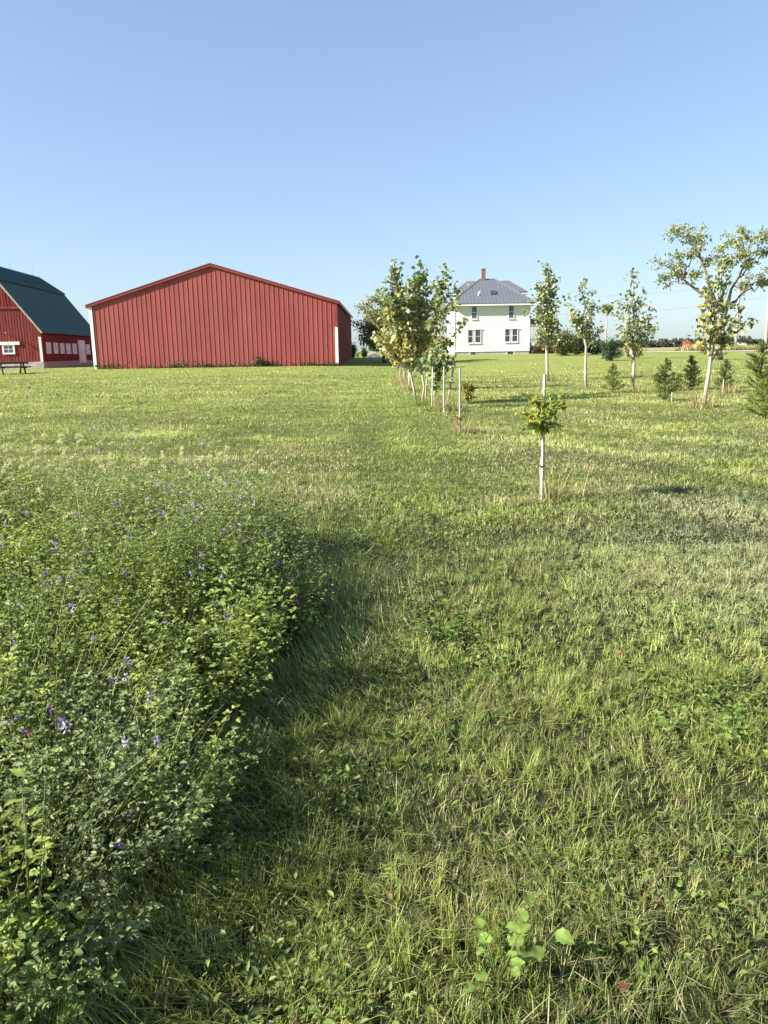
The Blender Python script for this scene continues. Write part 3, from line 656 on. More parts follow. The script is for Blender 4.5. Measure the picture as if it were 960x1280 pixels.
# big tree
def big_tree(name, label, base, H_, tips, r0, nleaf, leaf, col, mat, spread=.5, fork=.38, cat='tree', nsub=7, yel=.15, bend=.12, j0=3, upw=.25, mains=0):
    root = empty(name, base); tag(root, label, cat); O = np.array(base); s = Soup(); segs = []
    F0 = np.array([0, 0, H_*fork]); P = curve([0, 0, -.1], F0, 5, 0, .015); s.add(*tube(P, np.linspace(r0*1.25, r0*.8, 5), 10))
    mp = []
    for ti, tip in enumerate(tips):
        tip = np.array(tip)-O; st = F0*R.uniform(.7, 1.0)
        if mains and ti >= mains:
            cand = np.array([c for c in mp if c[2] < tip[2]-.2]+[F0]); st = cand[np.argmin(np.linalg.norm(cand-tip, axis=1))]
        mid = st*.5+tip*.5+np.array([0, 0, bend*H_*.35])
        q = np.array([st*(1-t)**2+2*mid*t*(1-t)+tip*t*t for t in np.linspace(0, 1, 8)]); q[1:-1] += R.normal(0, .09, (6, 3)); mp += [q[2], q[3], q[4], q[5]] if (not mains or ti < mains) else []
        s.add(*tube(q, r0*(.55 if not mains or ti < mains else .24)*(1-np.linspace(0, 1, 8))**.9+.012, 7)); ln = np.linalg.norm(tip-st)
        for k in range(nsub):
            j = R.integers(j0, 8); d = q[j]-q[j-1]; d /= np.linalg.norm(d); e = q[j]+(unit(1)[0]*.9+d*.6+[0, 0, upw])*ln*R.uniform(.14, .30)
            c = curve(q[j], e, 4, .05, .04); s.add(*tube(c, [.03, .02, .012, .005], 5)); segs += [(c[1], c[2]), (c[2], c[3])]
            for _ in range(2):
                e2 = c[2]+(unit(1)[0]*[1, 1, .6]+[0, 0, .1])*ln*.13; s.add(*tube([c[2], (c[2]+e2)/2+R.normal(0, .03, 3), e2], [.014, .009, .004], 4)); segs.append((c[2], e2))
        segs.append((q[6], q[7]))
    s.build('trunk', M[mat], root, True)
    idx = R.integers(0, len(segs), nleaf); A = np.array([x[0] for x in segs])[idx]; B = np.array([x[1] for x in segs])[idx]
    Q = A+(B-A)*R.random((nleaf, 1))+R.normal(0, spread*.5, (nleaf, 3))*[1, 1, .6]
    clump = R.uniform(.7, 1.35, len(segs))[idx]
    c = leafcols(nleaf, np.full(nleaf, yel))*.55+np.array(col)*.45; c = c*clump[:, None]
    lv = Soup(); lv.add(*leaves(Q, leaf*R.uniform(.6, 1.3, nleaf), R.uniform(.45, .7, nleaf), unit(nleaf)+[0, 0, -.3], unit(nleaf), c, .1))
    lv.build('crown', M['treeleaf'], root); return root
B = gn(899, 450); Y = B[1]
tips = [tp(x, y, Y+dz) for x, y, dz in ((836, 330, 0), (862, 294, 1), (900, 312, -1), (940, 300, 0), (952, 342, 1), (829, 348, .5), (848, 318, -1), (846, 342, 1), (850, 290, 0), (876, 290, 1), (868, 312, -1.5), (884, 325, 1), (915, 300, 1.5), (910, 330, -1), (928, 318, -1.5), (956, 296, .5), (930, 292, 0), (958, 312, 1), (938, 330, -1), (960, 352, 0), (930, 358, 1), (868, 345, -1))]
big_tree('walnut_tree', 'large open-crowned tree with a thick dark trunk and crooked limbs on the far right lawn', B, 9.5, tips, .24, 3900, .20, (.23, .25, .09), 'darkbark', .36, .36, nsub=5, yel=.22, bend=-.04, j0=5, upw=0.05, mains=5)
B = np.array(gx(481, 63)); Y = 63
tips = [tp(x, y, Y+dz) for x, y, dz in ((457, 395, 0), (455, 410, 1), (458, 425, -1), (466, 384, 0), (476, 380, 1), (488, 382, 0), (498, 392, 1), (503, 408, 0), (500, 424, 0), (470, 430, -1.5), (485, 395, -2), (470, 400, -2), (482, 415, 2.3), (490, 428, -1), (474, 414, -2), (463, 405, 2), (492, 408, -2))]
big_tree('shade_tree', 'round dense green shade tree beside the shed, half behind the tree row', B, 5.2, tips, .17, 11000, .20, (.24, .23, .085), 'darkbark', .55, .30, nsub=6, yel=.12)

def bush(name, label, base, rx_, ry_, h, nleaf, leaf, col, var=.35, group=None, cat='bush', seed_yel=.0):
    root = empty(name, base); tag(root, label, cat, group); s = Soup(); lv = Soup()
    nb = 22; tips = []
    for k in range(nb):
        a = R.uniform(0, 2*math.pi); e = R.uniform(.1, 1.45); q = np.array([math.cos(a)*math.cos(e)*rx_, math.sin(a)*math.cos(e)*ry_, h*(.18+.80*math.sin(e))])*R.uniform(.72, 1.02)
        c = curve([R.normal(0, rx_*.1), R.normal(0, ry_*.1), -.05], q, 4, 0, .04); s.add(*tube(c, [.03, .02, .012, .005], 5)); tips.append(q)
    s.build('stems', M['darkbark'], root, True)
    tips = np.array(tips); idx = R.integers(0, nb, nleaf); f = R.random((nleaf, 1))**.6
    Q = tips[idx]*(.35+.65*f)+R.normal(0, 1, (nleaf, 3))*[rx_*.16, ry_*.16, h*.09]; Q[:, 2] = np.abs(Q[:, 2])
    cl = R.uniform(.65, 1.4, nb)[idx][:, None]; c = np.array(col)*cl*R.uniform(1-var, 1+var, (nleaf, 1))
    k = R.random(nleaf) < seed_yel; c[k] = YEL*R.uniform(.5, .9, (k.sum(), 1))
    lv.add(*leaves(Q, leaf*R.uniform(.6, 1.3, nleaf), R.uniform(.4, .7, nleaf), unit(nleaf)+[0, 0, .2], unit(nleaf), c, .1)); lv.build('foliage', M['leaf'], root); return root
bush('lilac_bush', 'large rounded bush with yellowing leaves right of the farmhouse porch', gx(704, 76), 1.5, 1.3, 2.5, 3600, .17, (.07, .10, .035), seed_yel=.10)
bush('lilac_bush', 'loose dark green bush left of the forked poplar, behind the lawn', gx(721, 80), 1.2, 1.2, 2.2, 2600, .17, (.06, .09, .035), seed_yel=.04)
bush('shrub', 'low dark shrub standing just right of the forked poplar trunk', gx(743, 80), 1.5, 1.0, 1.45, 2200, .16, (.045, .075, .03))
bush('shrub', 'low shrub with dull red stems in front of the farmhouse porch', gx(675, 90), 1.2, .7, 1.0, 1300, .15, (.10, .055, .035), seed_yel=.05)
bush('juniper_bush', 'compact dark green evergreen bush alone on the far lawn below the thin bare trunk', gn(762, 451), .85, .8, 1.55, 4200, .10, (.045, .085, .04))
bush('cedar_bush', 'dark evergreen bush right beside the end of the red shed', gx(441, 83), .75, .7, 1.5, 2200, .12, (.04, .07, .03))
bush('cedar_bush', 'small dark evergreen bush alone between the shed and the shade tree', gx(455.5, 84), .42, .4, 1.05, 1200, .10, (.04, .07, .03))
bush('shrub', 'small yellow-leaved shrub seen through the foot of the loose wide-crowned poplar', gx(791, 62), .9, .7, 1.15, 1100, .14, (.15, .13, .04), seed_yel=.35)
bush('shrub', 'orange and yellow autumn shrub by the roadside left of the big tree trunk', gx(882, 80), .9, .8, 1.1, 1000, .16, (.26, .17, .05), seed_yel=.5)

def spruce(base, h, r, n, label, col=(.05, .10, .045), lean=0):
    root = empty('spruce_tree', base); tag(root, label, 'spruce', 'small planted spruces on the lawn'); s = Soup()
    s.add(*tube([[0, 0, -.05], [lean*.5, 0, h*.5], [lean, 0, h*.98]], [.028, .018, .005], 6)); nd = Soup()
    segs = []
    for lvl in np.linspace(.06, .93, 11):
        for k in range(5):
            a = R.uniform(0, 2*math.pi); l = r*(1-lvl)**.75*R.uniform(.7, 1.15)+.03; z = h*lvl+R.normal(0, .02)
            p = np.array([lean*lvl, 0, z]); q = p+np.array([math.cos(a)*l, math.sin(a)*l, l*R.uniform(.25, .75)])
            s.add(*tube([p, (p+q)/2+[0, 0, -.01], q], [.008, .005, .003], 4)); segs.append((p, q))
            for _ in range(4):
                f = R.uniform(.3, .95); m = p+(q-p)*f; e = m+(unit(1)[0]*[1, 1, .5]+(q-p)/l*.7+[0, 0, .2])*l*.28; segs.append((m, e))
    segs += [(np.array([lean, 0, h*.8]), np.array([lean, 0, h*1.04]))]*12
    s.build('trunk', M['darkbark'], root)
    ln = np.array([np.linalg.norm(b_-a_) for a_, b_ in segs]); idx = R.choice(len(segs), n, p=ln/ln.sum())
    A = np.array([x[0] for x in segs])[idx]; B = np.array([x[1] for x in segs])[idx]; d = B-A; d /= np.linalg.norm(d, axis=1, keepdims=True)+1e-9
    D = d*.7+unit(n)*.8; c = np.array(col)*R.uniform(.6, 1.5, (n, 1)); k = R.random(n) < .15; c[k] = np.array((.12, .17, .08))
    nd.add(*leaves(A+(B-A)*R.random((n, 1)), R.uniform(.035, .075, n), R.uniform(.14, .24, n), D, unit(n), c, .1)); nd.build('crown', M['needle'], root); return root
for px, py, h, r, n, lab, col in (
        (765, 491, .92, .34, 4200, 'small sparse spruce left of the loose wide-crowned poplar', (.19, .22, .055)),
        (830, 502, 1.14, .44, 7500, 'dense blue-green small spruce midway between the loose poplar and the crooked poplar', (.17, .21, .055)),
        (862, 487, 1.10, .42, 6000, 'yellow-green small spruce just behind and left of the crooked poplar', (.24, .26, .05)),
        (905, 490, 1.0, .34, 5200, 'dark small spruce right of the crooked poplar with a short white stake', (.14, .18, .055)),
        (949, 492, 1.55, .62, 12000, 'tallest small spruce, at the right edge of the photograph', (.16, .20, .055)),
        (956, 524, .85, .5, 5200, 'bright yellow-green young spruce in front of the tallest small spruce', (.19, .24, .045))):
    spruce(gnd(px, py), h, r, n, lab, col)

# ---------------------------------------------------------------- stakes and the two small saplings
gs = 'white stakes along the tree row'
def stake(p, q, label, r=.013, mat='stake', tie=None, group=gs, name='tree_stake', seg=4):
    o = empty(name, p); tag(o, label, 'stake', group); p = np.array(p); q = np.array(q)
    d = MB(); d.tube([(p-p)-(q-p)*.05, q-p], [r*1.35, r*1.3], seg); d.build('post', M[mat], o)
    if tie is not None:
        c = (q-p)*tie; MB().tube([c+[math.cos(a)*.03-.012, math.sin(a)*.03, math.sin(a)*.004] for a in np.linspace(0, 2*math.pi, 13)], [.006]*13, 5).build('tie', M['black'], o)
    return o
P1 = gn(677.5, 626); stake(P1, tp(681, 468, P1[1]), 'nearest white stake, holding the small leafy sapling in the open lawn', .013, tie=.285)
P2 = gn(575, 541); stake(P2, tp(575, 460, P2[1]), 'second nearest white stake, beside a low yellowing sapling', .015)
P3 = gn(555, 516); stake(P3, tp(555, 458, P3[1]), 'white stake with a wispy clump of dry grass, left of the leaning pole', .015)
P4 = gn(540, 514); stake(P4, tp(541, 459, P4[1]), 'white stake directly below the bushy green sapling in the tree row', .015)
P5 = gn(559, 506); stake(P5, tp(570, 441, P5[1]), 'long pale wooden pole leaning right among the white stakes', .02, 'polewood', name='leaning_pole', group='poles in the tree row', seg=6)
q = gn(903.5, 491); stake(q, q+[.0, 0, .42], 'short white stake in front of the dark small spruce', .014, group='short stakes by the small spruces')
q = gn(867, 487); stake(q, q+[-.03, 0, 1.0], 'slim white stake behind the yellow-green small spruce', .012, group='short stakes by the small spruces')
q = gn(839.5, 503); stake(q, q+[.0, 0, .28], 'very short white stake at the foot of the dense blue-green spruce', .012, group='short stakes by the small spruces')
def sapling(label, base, tips, n, leaf, cols, name='young_sapling'):
    root = empty(name, base); tag(root, label, 'sapling', 'small staked saplings'); O = np.array(base); s = Soup(); lv = Soup()
    top = np.array(tips[0])-O; P = curve([0, 0, -.03], top, 7, 0, .012); s.add(*tube(P, np.linspace(.011, .004, 7), 7)); segs = [(P[4], P[5]), (P[5], P[6])]
    for t_ in tips[1:]:
        t_ = np.array(t_)-O; j = R.integers(4, 6); c = curve(P[j], t_, 4, .12, .03); s.add(*tube(c, [.006, .005, .004, .002], 5)); segs += [(c[0], c[1]), (c[1], c[2]), (c[2], c[3])]*2
    s.build('stem', M['bark'], root, True); idx = R.integers(0, len(segs), n)
    A = np.array([x[0] for x in segs])[idx]; B = np.array([x[1] for x in segs])[idx]; Q = A+(B-A)*R.random((n, 1))
    out = Q-np.array([top[0]*.6, top[1]*.6, top[2]*.75]); out /= np.linalg.norm(out, axis=1, keepdims=True)+1e-6
    c = np.array(cols)[R.integers(0, len(cols), n)]*R.uniform(.7, 1.25, (n, 1))
    lv.add(*shaped_leaves(Q+R.normal(0, .012, (n, 3)), leaf*R.uniform(.55, 1.15, n), R.uniform(.42, .58, n), out*.4+unit(n)*.9+[0, 0, -.12], unit(n)*.6+[0, 0, 1], c)); lv.build('leaves', M['leaf'], root, True)
Y = P1[1]
SC = [(.22, .32, .07), (.28, .37, .08), (.36, .42, .10), (.38, .38, .08), (.10, .17, .04), (.19, .28, .05), (.42, .34, .06)]
sapling('small sapling with a bushy yellow-green head tied to the nearest white stake', P1+[-.028, .01, 0], [tp(678, 488, Y), tp(655, 494, Y), tp(703, 492, Y-.1), tp(708, 510, Y), tp(650, 514, Y+.1), tp(660, 528, Y-.1), tp(696, 528, Y), tp(675, 494, Y-.22), tp(687, 494, Y+.2), tp(696, 512, Y+.15), tp(668, 498, Y+.2), tp(660, 500, Y-.15), tp(685, 508, Y-.2)], 340, .085, SC)
Y = P2[1]
sapling('small yellowing sapling right of the second nearest white stake', P2+[.10, .05, 0], [tp(584, 474, Y), tp(592, 482, Y), tp(579, 480, Y), tp(590, 495, Y), tp(581, 490, Y-.2), tp(586, 485, Y+.2)], 130, .10, [(.30, .27, .05), (.14, .18, .04), (.38, .28, .05)])
sapling('tiny sapling with rusty leaves low against the foot of the second nearest white stake', P2+[-.05, -.05, 0], [tp(571, 520, Y), tp(578, 522, Y), tp(568, 524, Y)], 26, .08, [(.28, .16, .05), (.16, .15, .05)])

def tuft(name, label, base, n, h, spread, cols, group, w=.006, leanmax=.9, mat='straw', bend=.7, cat='grass tuft'):
    root = empty(name, base); tag(root, label, cat, group); P = np.stack([R.normal(0, spread, n), R.normal(0, spread, n), np.full(n, -.02)], 1)
    a = np.arctan2(P[:, 1], P[:, 0])+R.normal(0, .5, n); c = np.array(cols)[R.integers(0, len(cols), n)]*R.uniform(.7, 1.3, (n, 1))
    s = Soup(); s.add(*blades(P, h*R.uniform(.4, 1.1, n), w*R.uniform(.7, 1.3, n), a, np.abs(R.normal(0, leanmax*.4, n)), R.uniform(0, bend, n)*1.5, c*.8, c*1.1, 4)); s.build('blades', M[mat], root); return root
DRY = [(.58, .48, .28), (.48, .39, .22), (.20, .20, .07), (.28, .26, .10)]; FR = [(.14, .20, .045), (.22, .26, .07), (.32, .30, .10)]; MIX = DRY+FR
gt = 'dry grass tufts left round the tree trunks'
for px, py, h, n, sp, cols, lab in (
        (693, 625, .42, 170, .10, MIX, 'dry grass tuft right of the nearest white stake'),
        (579, 542, .42, 260, .13, MIX, 'grass tuft round the foot of the second nearest stake'),
        (560, 515, .60, 300, .18, MIX, 'tall dry grass clump between the leaning pole and its white stake'),
        (530, 507, .40, 220, .16, FR, 'dark grass clump round the front cluster of poplars'),
        (540, 515, .28, 120, .10, FR, 'small grass clump at the stake below the bushy green sapling'),
        (511, 489, .55, 260, .17, DRY, 'dry pale grass clump at the foot of the broad yellowing poplar'),
        (502, 480, .55, 260, .25, DRY, 'dry pale grass clump further back in the tree row'),
        (689, 477, .55, 90, .12, MIX, 'dry weed clump at the foot of the columnar poplar'),
        (797, 491, .50, 120, .14, DRY, 'dry grass clump right of the loose wide-crowned poplar trunk'),
        (877, 509, .60, 240, .14, DRY, 'tall dry grass clump round the crooked poplar trunk'),
        (912, 491, .45, 200, .14, DRY, 'dry brown grass clump right of the dark small spruce'),
        (848, 488, .60, 160, .13, DRY, 'wispy tan grass between the blue-green and the yellow-green spruces')):
    tuft('grass_tuft', lab, gnd(px, py), n, h, sp, cols, gt, .007 if py > 530 else .011)

# ---------------------------------------------------------------- poles, wires, roadside
def pole(px, Y, h, r, label, arms):
    g = gx(px, Y); o = empty('utility_pole', g); tag(o, label, 'utility pole', 'utility poles along the highway')
    MB().tube([(0, 0, -.3), (0, 0, h)], [r, r*.7], 9).build('pole', M['polewood'], o)
    for z in arms: MB().box(-1.2, 1.2, -.06, .06, z, z+.13).build('crossarm', M['polewood'], o)
    for z in arms:
        for xx in (-1.1, -.5, .5, 1.1): MB().tube([(xx, 0, z+.13), (xx, 0, z+.25), (xx, 0, z+.30)], [.03, .06, .02], 6).build('insulator', M['grey'], o)
    return g
g1 = pole(919, 96, 8.6, .15, 'pale wooden utility pole behind the big tree', [7.9])
g2 = pole(956, 80, 10.0, .17, 'weathered utility pole cut off by the right edge of the photograph', [8.0])
def wire(a, b, sag, label):
    a, b = np.array(a), np.array(b); t = np.linspace(0, 1, 30); P = a*(1-t)[:, None]+b*t[:, None]; P[:, 2] -= sag*4*t*(1-t)
    o = MB().tube(list(P), [.012]*30, 4).build('power_line', M['grey']); tag(o, label, 'power line', 'overhead lines')
wire(tp(956, 352, 80), tp(672, 371, 120), .5, 'upper overhead line running left from the edge pole')
wire(tp(956, 372, 80), tp(690, 393, 105), .5, 'lower overhead line running left from the edge pole')
g = gx(858, 100); o = empty('roadside_box', g); tag(o, 'bright red box beside the far road with a thin dark pole above it', 'box')
MB().box(-.36, .36, -.3, .3, .35, 1.0).build('cabinet', M['redbox'], o, .04); MB().poly([(-.4, -.34, 1.002), (.4, -.34, 1.002), (.34, -.3, 1.12), (-.34, -.3, 1.12)], (0, .64, 0)).build('lid', M['redbox'], o)
for s in (-.25, .25): MB().box(s-.04, s+.04, -.04, .04, -.1, .348).build('leg', M['grey'], o)
MB().tube([(0, .1, 1.12), (0, .1, 2.2)], [.025, .015], 5).build('antenna', M['grey'], o)
g = gx(873, 101); o = empty('road_culvert', g); tag(o, 'low dark drain pipe lying beside the far road', 'pipe')
MB().tube([(-.5, 0, .42), (.5, 0, .42)], [.18, .18], 10).build('pipe', M['black'], o)
# low pale tarp on the lawn behind the shed
g = gx(466, 80); V = []; n = 9
for j in range(n):
    for i in range(n): V.append((g.x+(i-4)*.2, g.y+(j-4)*.2, g.z+.05+.42*max(0, 1-math.hypot((i-5)/5, (j-4)/5))+R.normal(0, .02)))
tp_ = npmesh('tarp', V, [np.array([[j*n+i, j*n+i+1, (j+1)*n+i+1, (j+1)*n+i] for j in range(n-1) for i in range(n-1)])], None, M['white'], smooth=True)
tag(tp_, 'crumpled pale tarp on the lawn left of the shade tree', 'tarp')
g = gx(921, 330); o = empty('far_shed', (g.x, g.y, float(T(g.x, g.y)))); tag(o, 'tiny white farm shed on the horizon beside the pale pole', 'shed')
MB().poly([(-4, 0, 0), (4, 0, 0), (4, 0, 1.6), (0, 0, 2.2), (-4, 0, 1.6)], (0, 5, 0)).build('wall', M['white'], o); MB().poly([(-4.3, -.2, 1.55), (0, -.2, 2.23), (4.3, -.2, 1.55), (4.3, -.2, 1.7), (0, -.2, 2.4), (-4.3, -.2, 1.7)], (0, 5.4, 0)).build('roof', M['greyroof'], o)

# far tree belt (one mass on the horizon)
s = Soup()
def belt(x0, x1, Y, h, n):
    for k in range(n):
        x = R.uniform(x0, x1); y = Y+R.uniform(-25, 25); hh = h*R.uniform(.6, 1.1)*(.7+.6*vn(x, 0, .02)); r = hh*R.uniform(.5, .9)
        m = 46; d = unit(m); d[:, 2] = np.abs(d[:, 2]); Q = np.array([x, y, 0])+d*[r, r, hh*.95]*R.uniform(.7, 1, (m, 1)); Q[:, 2] += .3
        c = np.array((.085, .10, .07))*R.uniform(.7, 1.3)*R.uniform(.8, 1.2, (m, 1)); s.add(*leaves(Q, np.full(m, hh*.55), np.full(m, .9), unit(m)+[0, 0, .5], unit(m)+d, c, .1))  # leaf colour paled and greyed, distance haze is mixed into it
belt(120, 420, 520, 4.0, 300); belt(-160, 500, 900, 5.0, 300)
tag(s.build('far_trees', M['leaf']), 'low dark belt of trees along the horizon', 'trees', kind='stuff')
# tan verge and crop grass beyond the driveway
def blade_field(name, label, P, h, w, cols, mat, cat, leanmax=.35, bend=.6, K=3, az=None):
    n = len(P); c = np.array(cols)[R.integers(0, len(cols), n)]*R.uniform(.7, 1.3, (n, 1)); s = Soup()
    az = R.uniform(0, 2*math.pi, n) if az is None else az
    s.add(*blades(P, h, w, az, np.abs(R.normal(0, leanmax, n)), R.uniform(0, bend, n), c*.85, c*1.1, K)); return tag(s.build(name, M[mat]), label, cat, kind='stuff')
n = 14000; X = R.uniform(36, 66, n); Yv = 91.5+R.uniform(0, 5, n)+.0*X; X2 = X*1.0
P = np.stack([X2, Yv, T(X2, Yv)], 1); blade_field('verge_grass', 'tall tan grass along the far side of the driveway', P, R.uniform(.4, .95, n)*(.6+.6*vn(X, Yv, .3)), np.full(n, .06), [(.38, .32, .16), (.30, .28, .11), (.42, .36, .2), (.16, .19, .06)], 'straw', 'grass')
# weeds along the shed front
n = 2600; X = R.uniform(sx0, sx1, n); pv = vn(X, 0, .9); k = R.random(n) < pv*1.1; X = X[k]; n = len(X)
Q = np.stack([X, sy0-.08-np.abs(R.normal(0, .12, n)), T(X, 55)+np.abs(R.normal(0, .10, n))*(1+vn(X, 3, .7)*1.3)], 1)
s = Soup(); s.add(*leaves(Q, R.uniform(.08, .16, n), R.uniform(.4, .7, n), unit(n)+[0, 0, .5], unit(n), np.array((.055, .085, .03))*R.uniform(.6, 1.6, (n, 1)), .1)); tag(s.build('wall_weeds', M['leaf']), 'low weeds growing along the foot of the red shed wall', 'weeds', kind='stuff')
g = np.array([at(325, 458, 54.8).x, 54.75, float(T(-8, 54.8))]); bush('wall_shrub', 'small twiggy shrub growing against the front of the red shed', g, .45, .2, .75, 420, .12, (.055, .08, .03))

# ================================================================ LAWN GRASS
def edge_x(y):         # right-hand edge of the uncut weeds
    return np.interp(y, [0, 1.2, 1.6, 2.2, 2.8, 3.6, 4.5, 5.3, 6.0, 6.7, 7.4], [-.90, -.84, -.76, -.68, -.66, -.56, -.42, -.50, -.95, -1.9, -4.4])
def wmask(x, y):       # distance inside the weed patch (metres, positive inside)
    e = edge_x(y)+.34*(vn(x, y, 2.1, 2)-.5)
    return np.minimum(e-x, (7.25+.3*vn(x, 0, 1.1)-y))
G1 = np.array((.168, .226, .048)); G2 = np.array((.290, .325, .082)); G3 = np.array((.070, .130, .030)); TAN = np.array((.52, .45, .25)); BLU = np.array((.25, .29, .15))
bands = [(.9, 2.2, 21000, .0028, .052), (2.2, 3.6, 14000, .0035, .052), (3.6, 6, 7500, .0048, .052), (6, 10, 3600, .0068, .047), (10, 16, 1500, .010, .05), (16, 26, 560, .015, .055), (26, 42, 200, .024, .06), (42, 62, 60, .035, .06)]
s = Soup(); tot = 0
for y0, y1, dens, wd, ln in bands:
    area = (y1-y0)*((y0+y1)*.57+1.8); n = int(area*dens); y = np.sqrt(R.uniform(y0*y0, y1*y1, n)); x = R.uniform(-1, 1, n)*(.57*y+.9)
    ins = wmask(x, y); keep = (ins < .55) | (R.random(n) < .3)
    cl = fbm(x, y, 2.2); c2 = fbm(x, y, .55, 4); lush = np.exp(-((x-(.15+.02*y))/(.35+.05*y))**2)*np.clip((y-5)/3, 0, 1)
    cov = (.45 if y0 < 3.6 else .62)+.9*vn(x, y, 9, 1)*(.5+cl); keep &= (R.random(n) < cov) & (R.random(n) < np.clip((62-y)/30, 0, 1))
    sa = fbm(x*.5+.12*y, y*1.15, 1.0, 55); sb2 = fbm((x*.6-y*.8)*.32, (x*.8+y*.6)*1.5, 1.0, 57); sc2 = fbm(x*1.7, y*.16, 1.0, 58); wr_ = np.clip((x-1)/2, 0, 1); wc_ = .6*np.exp(-(x/1.6)**2); streak = (sa*(1-wr_)+sb2*wr_)*(1-wc_)+sc2*wc_
    x, y, ins, cl, c2, lush, streak = (q[keep] for q in (x, y, ins, cl, c2, lush, streak)); n = len(x); tot += n
    # blades gather in small tufts, each with its own lean, length and colour
    cs = .050*(1+y*.16); lv_ = 2**np.round(np.log2(cs/.05))*.05; wx_ = x*.89-y*.456+lv_*(vn(x/lv_, y/lv_, .9, 71)*2.2+vn(x, y, .7, 73)*6); wy_ = x*.456+y*.89+lv_*(vn(x/lv_, y/lv_, .8, 72)*2.2+vn(x, y, .7, 74)*6); gi = np.floor(wx_/lv_).astype(int); gj = np.floor(wy_/lv_).astype(int)
    h1 = _g[(gi*7+gj*13) % 256, (gj*3-gi) % 256]; h2 = _g[(gi*5-gj*11+90) % 256, (gj*9+gi) % 256]; h3 = _g[(gi*3+gj*17+31) % 256, (gj*5-gi*2) % 256]; h4 = _g[(gi+gj*29+57) % 256, (gj*7+gi*3) % 256]
    pull = R.random(n)*.7; dx_ = ((gi+h1)*lv_-wx_)*pull; dy_ = ((gj+h2)*lv_-wy_)*pull; x = x+dx_*.89+dy_*.456; y = y-dx_*.456+dy_*.89
    P = np.stack([x, y, T(x, y)-.004], 1)
    tufty = vn(x, y, 5.5, 7); L = ln*R.uniform(.45, 1.25, n)*(.65+.75*cl)*(.5+1.0*h3 if y0 < 5 else .75+.5*h3)*(.8+.4*fbm(x, y, .8, 81))*(1+.5*(tufty > .72))*np.where(y > 5, .5+1.0*streak, 1)
    nearedge = np.clip((ins+.75)/.6, 0, 1); L = L*(1+1.3*nearedge*(vn(x, y, 3, 9)))
    dry = np.clip((fbm(x, y, 1.1, 12)-.47)*5, 0, 1)*.8*(1-lush); dry = np.clip(dry+.30*vn(x, y, .35, 14)-.05, 0, 1)
    dry = np.clip(dry+np.clip((streak-.5)*3, 0, .6)*np.clip((y-6)/4, 0, 1), 0, 1); dry = np.maximum(dry, .8*np.exp(-((x-.15)/.32)**2-((y-4.7)/.8)**2))
    r = R.random(n)[:, None]; pt = np.clip((fbm(x, y, .8, 81)-.35)*3, 0, 1)[:, None]; col = np.where(r < .40, G1, np.where(r < .62+.3*pt, G2, G3))*(.80+.35*pt)*R.uniform(.75, 1.3, (n, 1))
    col = col*(.72+.56*h4[:, None]); lu = .42*lush[:, None]; col = col*(1-lu)+np.array((.135, .265, .035))*R.uniform(.8, 1.2, (n, 1))*lu
    clip_ = (np.clip((x-1.0)/1.5, 0, 1)*np.clip((vn(x, y, .45, 21)-.25)*3, 0, 1))[:, None]*.62*(np.clip((14-y)/6, 0, 1)*np.clip((y-2.5)/2, 0, 1))[:, None]
    col = col*(1-clip_)+BLU*clip_*1.2
    isdry = (R.random(n) < dry*.36)[:, None]; col = np.where(isdry, TAN*R.uniform(.5, 1.15, (n, 1)), col)
    if y0 >= 3.6: col = col*(1.16 if y0 < 16 else .98)+np.array((.022, .016, .012))
    if y0 >= 5: col = col*(.66+.62*np.clip((streak-.28)*2.3, 0, 1))[:, None]
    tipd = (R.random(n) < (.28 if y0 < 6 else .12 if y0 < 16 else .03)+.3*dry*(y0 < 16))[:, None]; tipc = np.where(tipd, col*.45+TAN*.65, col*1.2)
    flow = vn(x, y, 1.3, 30)*4*math.pi; az = np.where(R.random(n) < .6, flow*.4+h1*6.3+R.normal(0, .6, n), R.uniform(0, 2*math.pi, n))
    lying = R.random(n) < .20+.6*clip_[:, 0]+.12*(y > 6)
    lean = np.where(lying, R.uniform(1.1, 1.5, n), np.abs(R.normal(.1, .35, n))); bend = np.where(lying, R.uniform(-.1, .3, n), R.uniform(.1, 1.0, n))
    P[lying, 2] += R.uniform(.01, .05, lying.sum())
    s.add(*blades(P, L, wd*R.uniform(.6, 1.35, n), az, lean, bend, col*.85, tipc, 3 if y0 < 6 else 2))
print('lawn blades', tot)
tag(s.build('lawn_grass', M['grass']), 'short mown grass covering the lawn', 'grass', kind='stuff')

# longer flopped grass in swathes along the weed edge
n = 9000; y = R.uniform(1.3, 6.8, n); off = R.gamma(2., .17, n)-.15; x = edge_x(y)+off; k = vn(x, y, 1.8, 40) > .42; x, y = x[k], y[k]; n = len(x)
az = vn(x, y, .9, 41)*5-.8+R.normal(0, .35, n); c = np.array([G1*1.1, G2*1.1, G2*.9+TAN*.2, G3])[R.integers(0, 4, n)]*R.uniform(.7, 1.25, (n, 1))
s = Soup(); s.add(*blades(np.stack([x, y, T(x, y)], 1), R.uniform(.10, .24, n), R.uniform(.0025, .0045, n), az, R.uniform(.3, 1.1, n), R.uniform(.2, 1.0, n), c*.8, c*1.15, 4))
tag(s.build('flopped_grass', M['grass']), 'longer flopped grass along the edge of the uncut weeds', 'grass', kind='stuff')
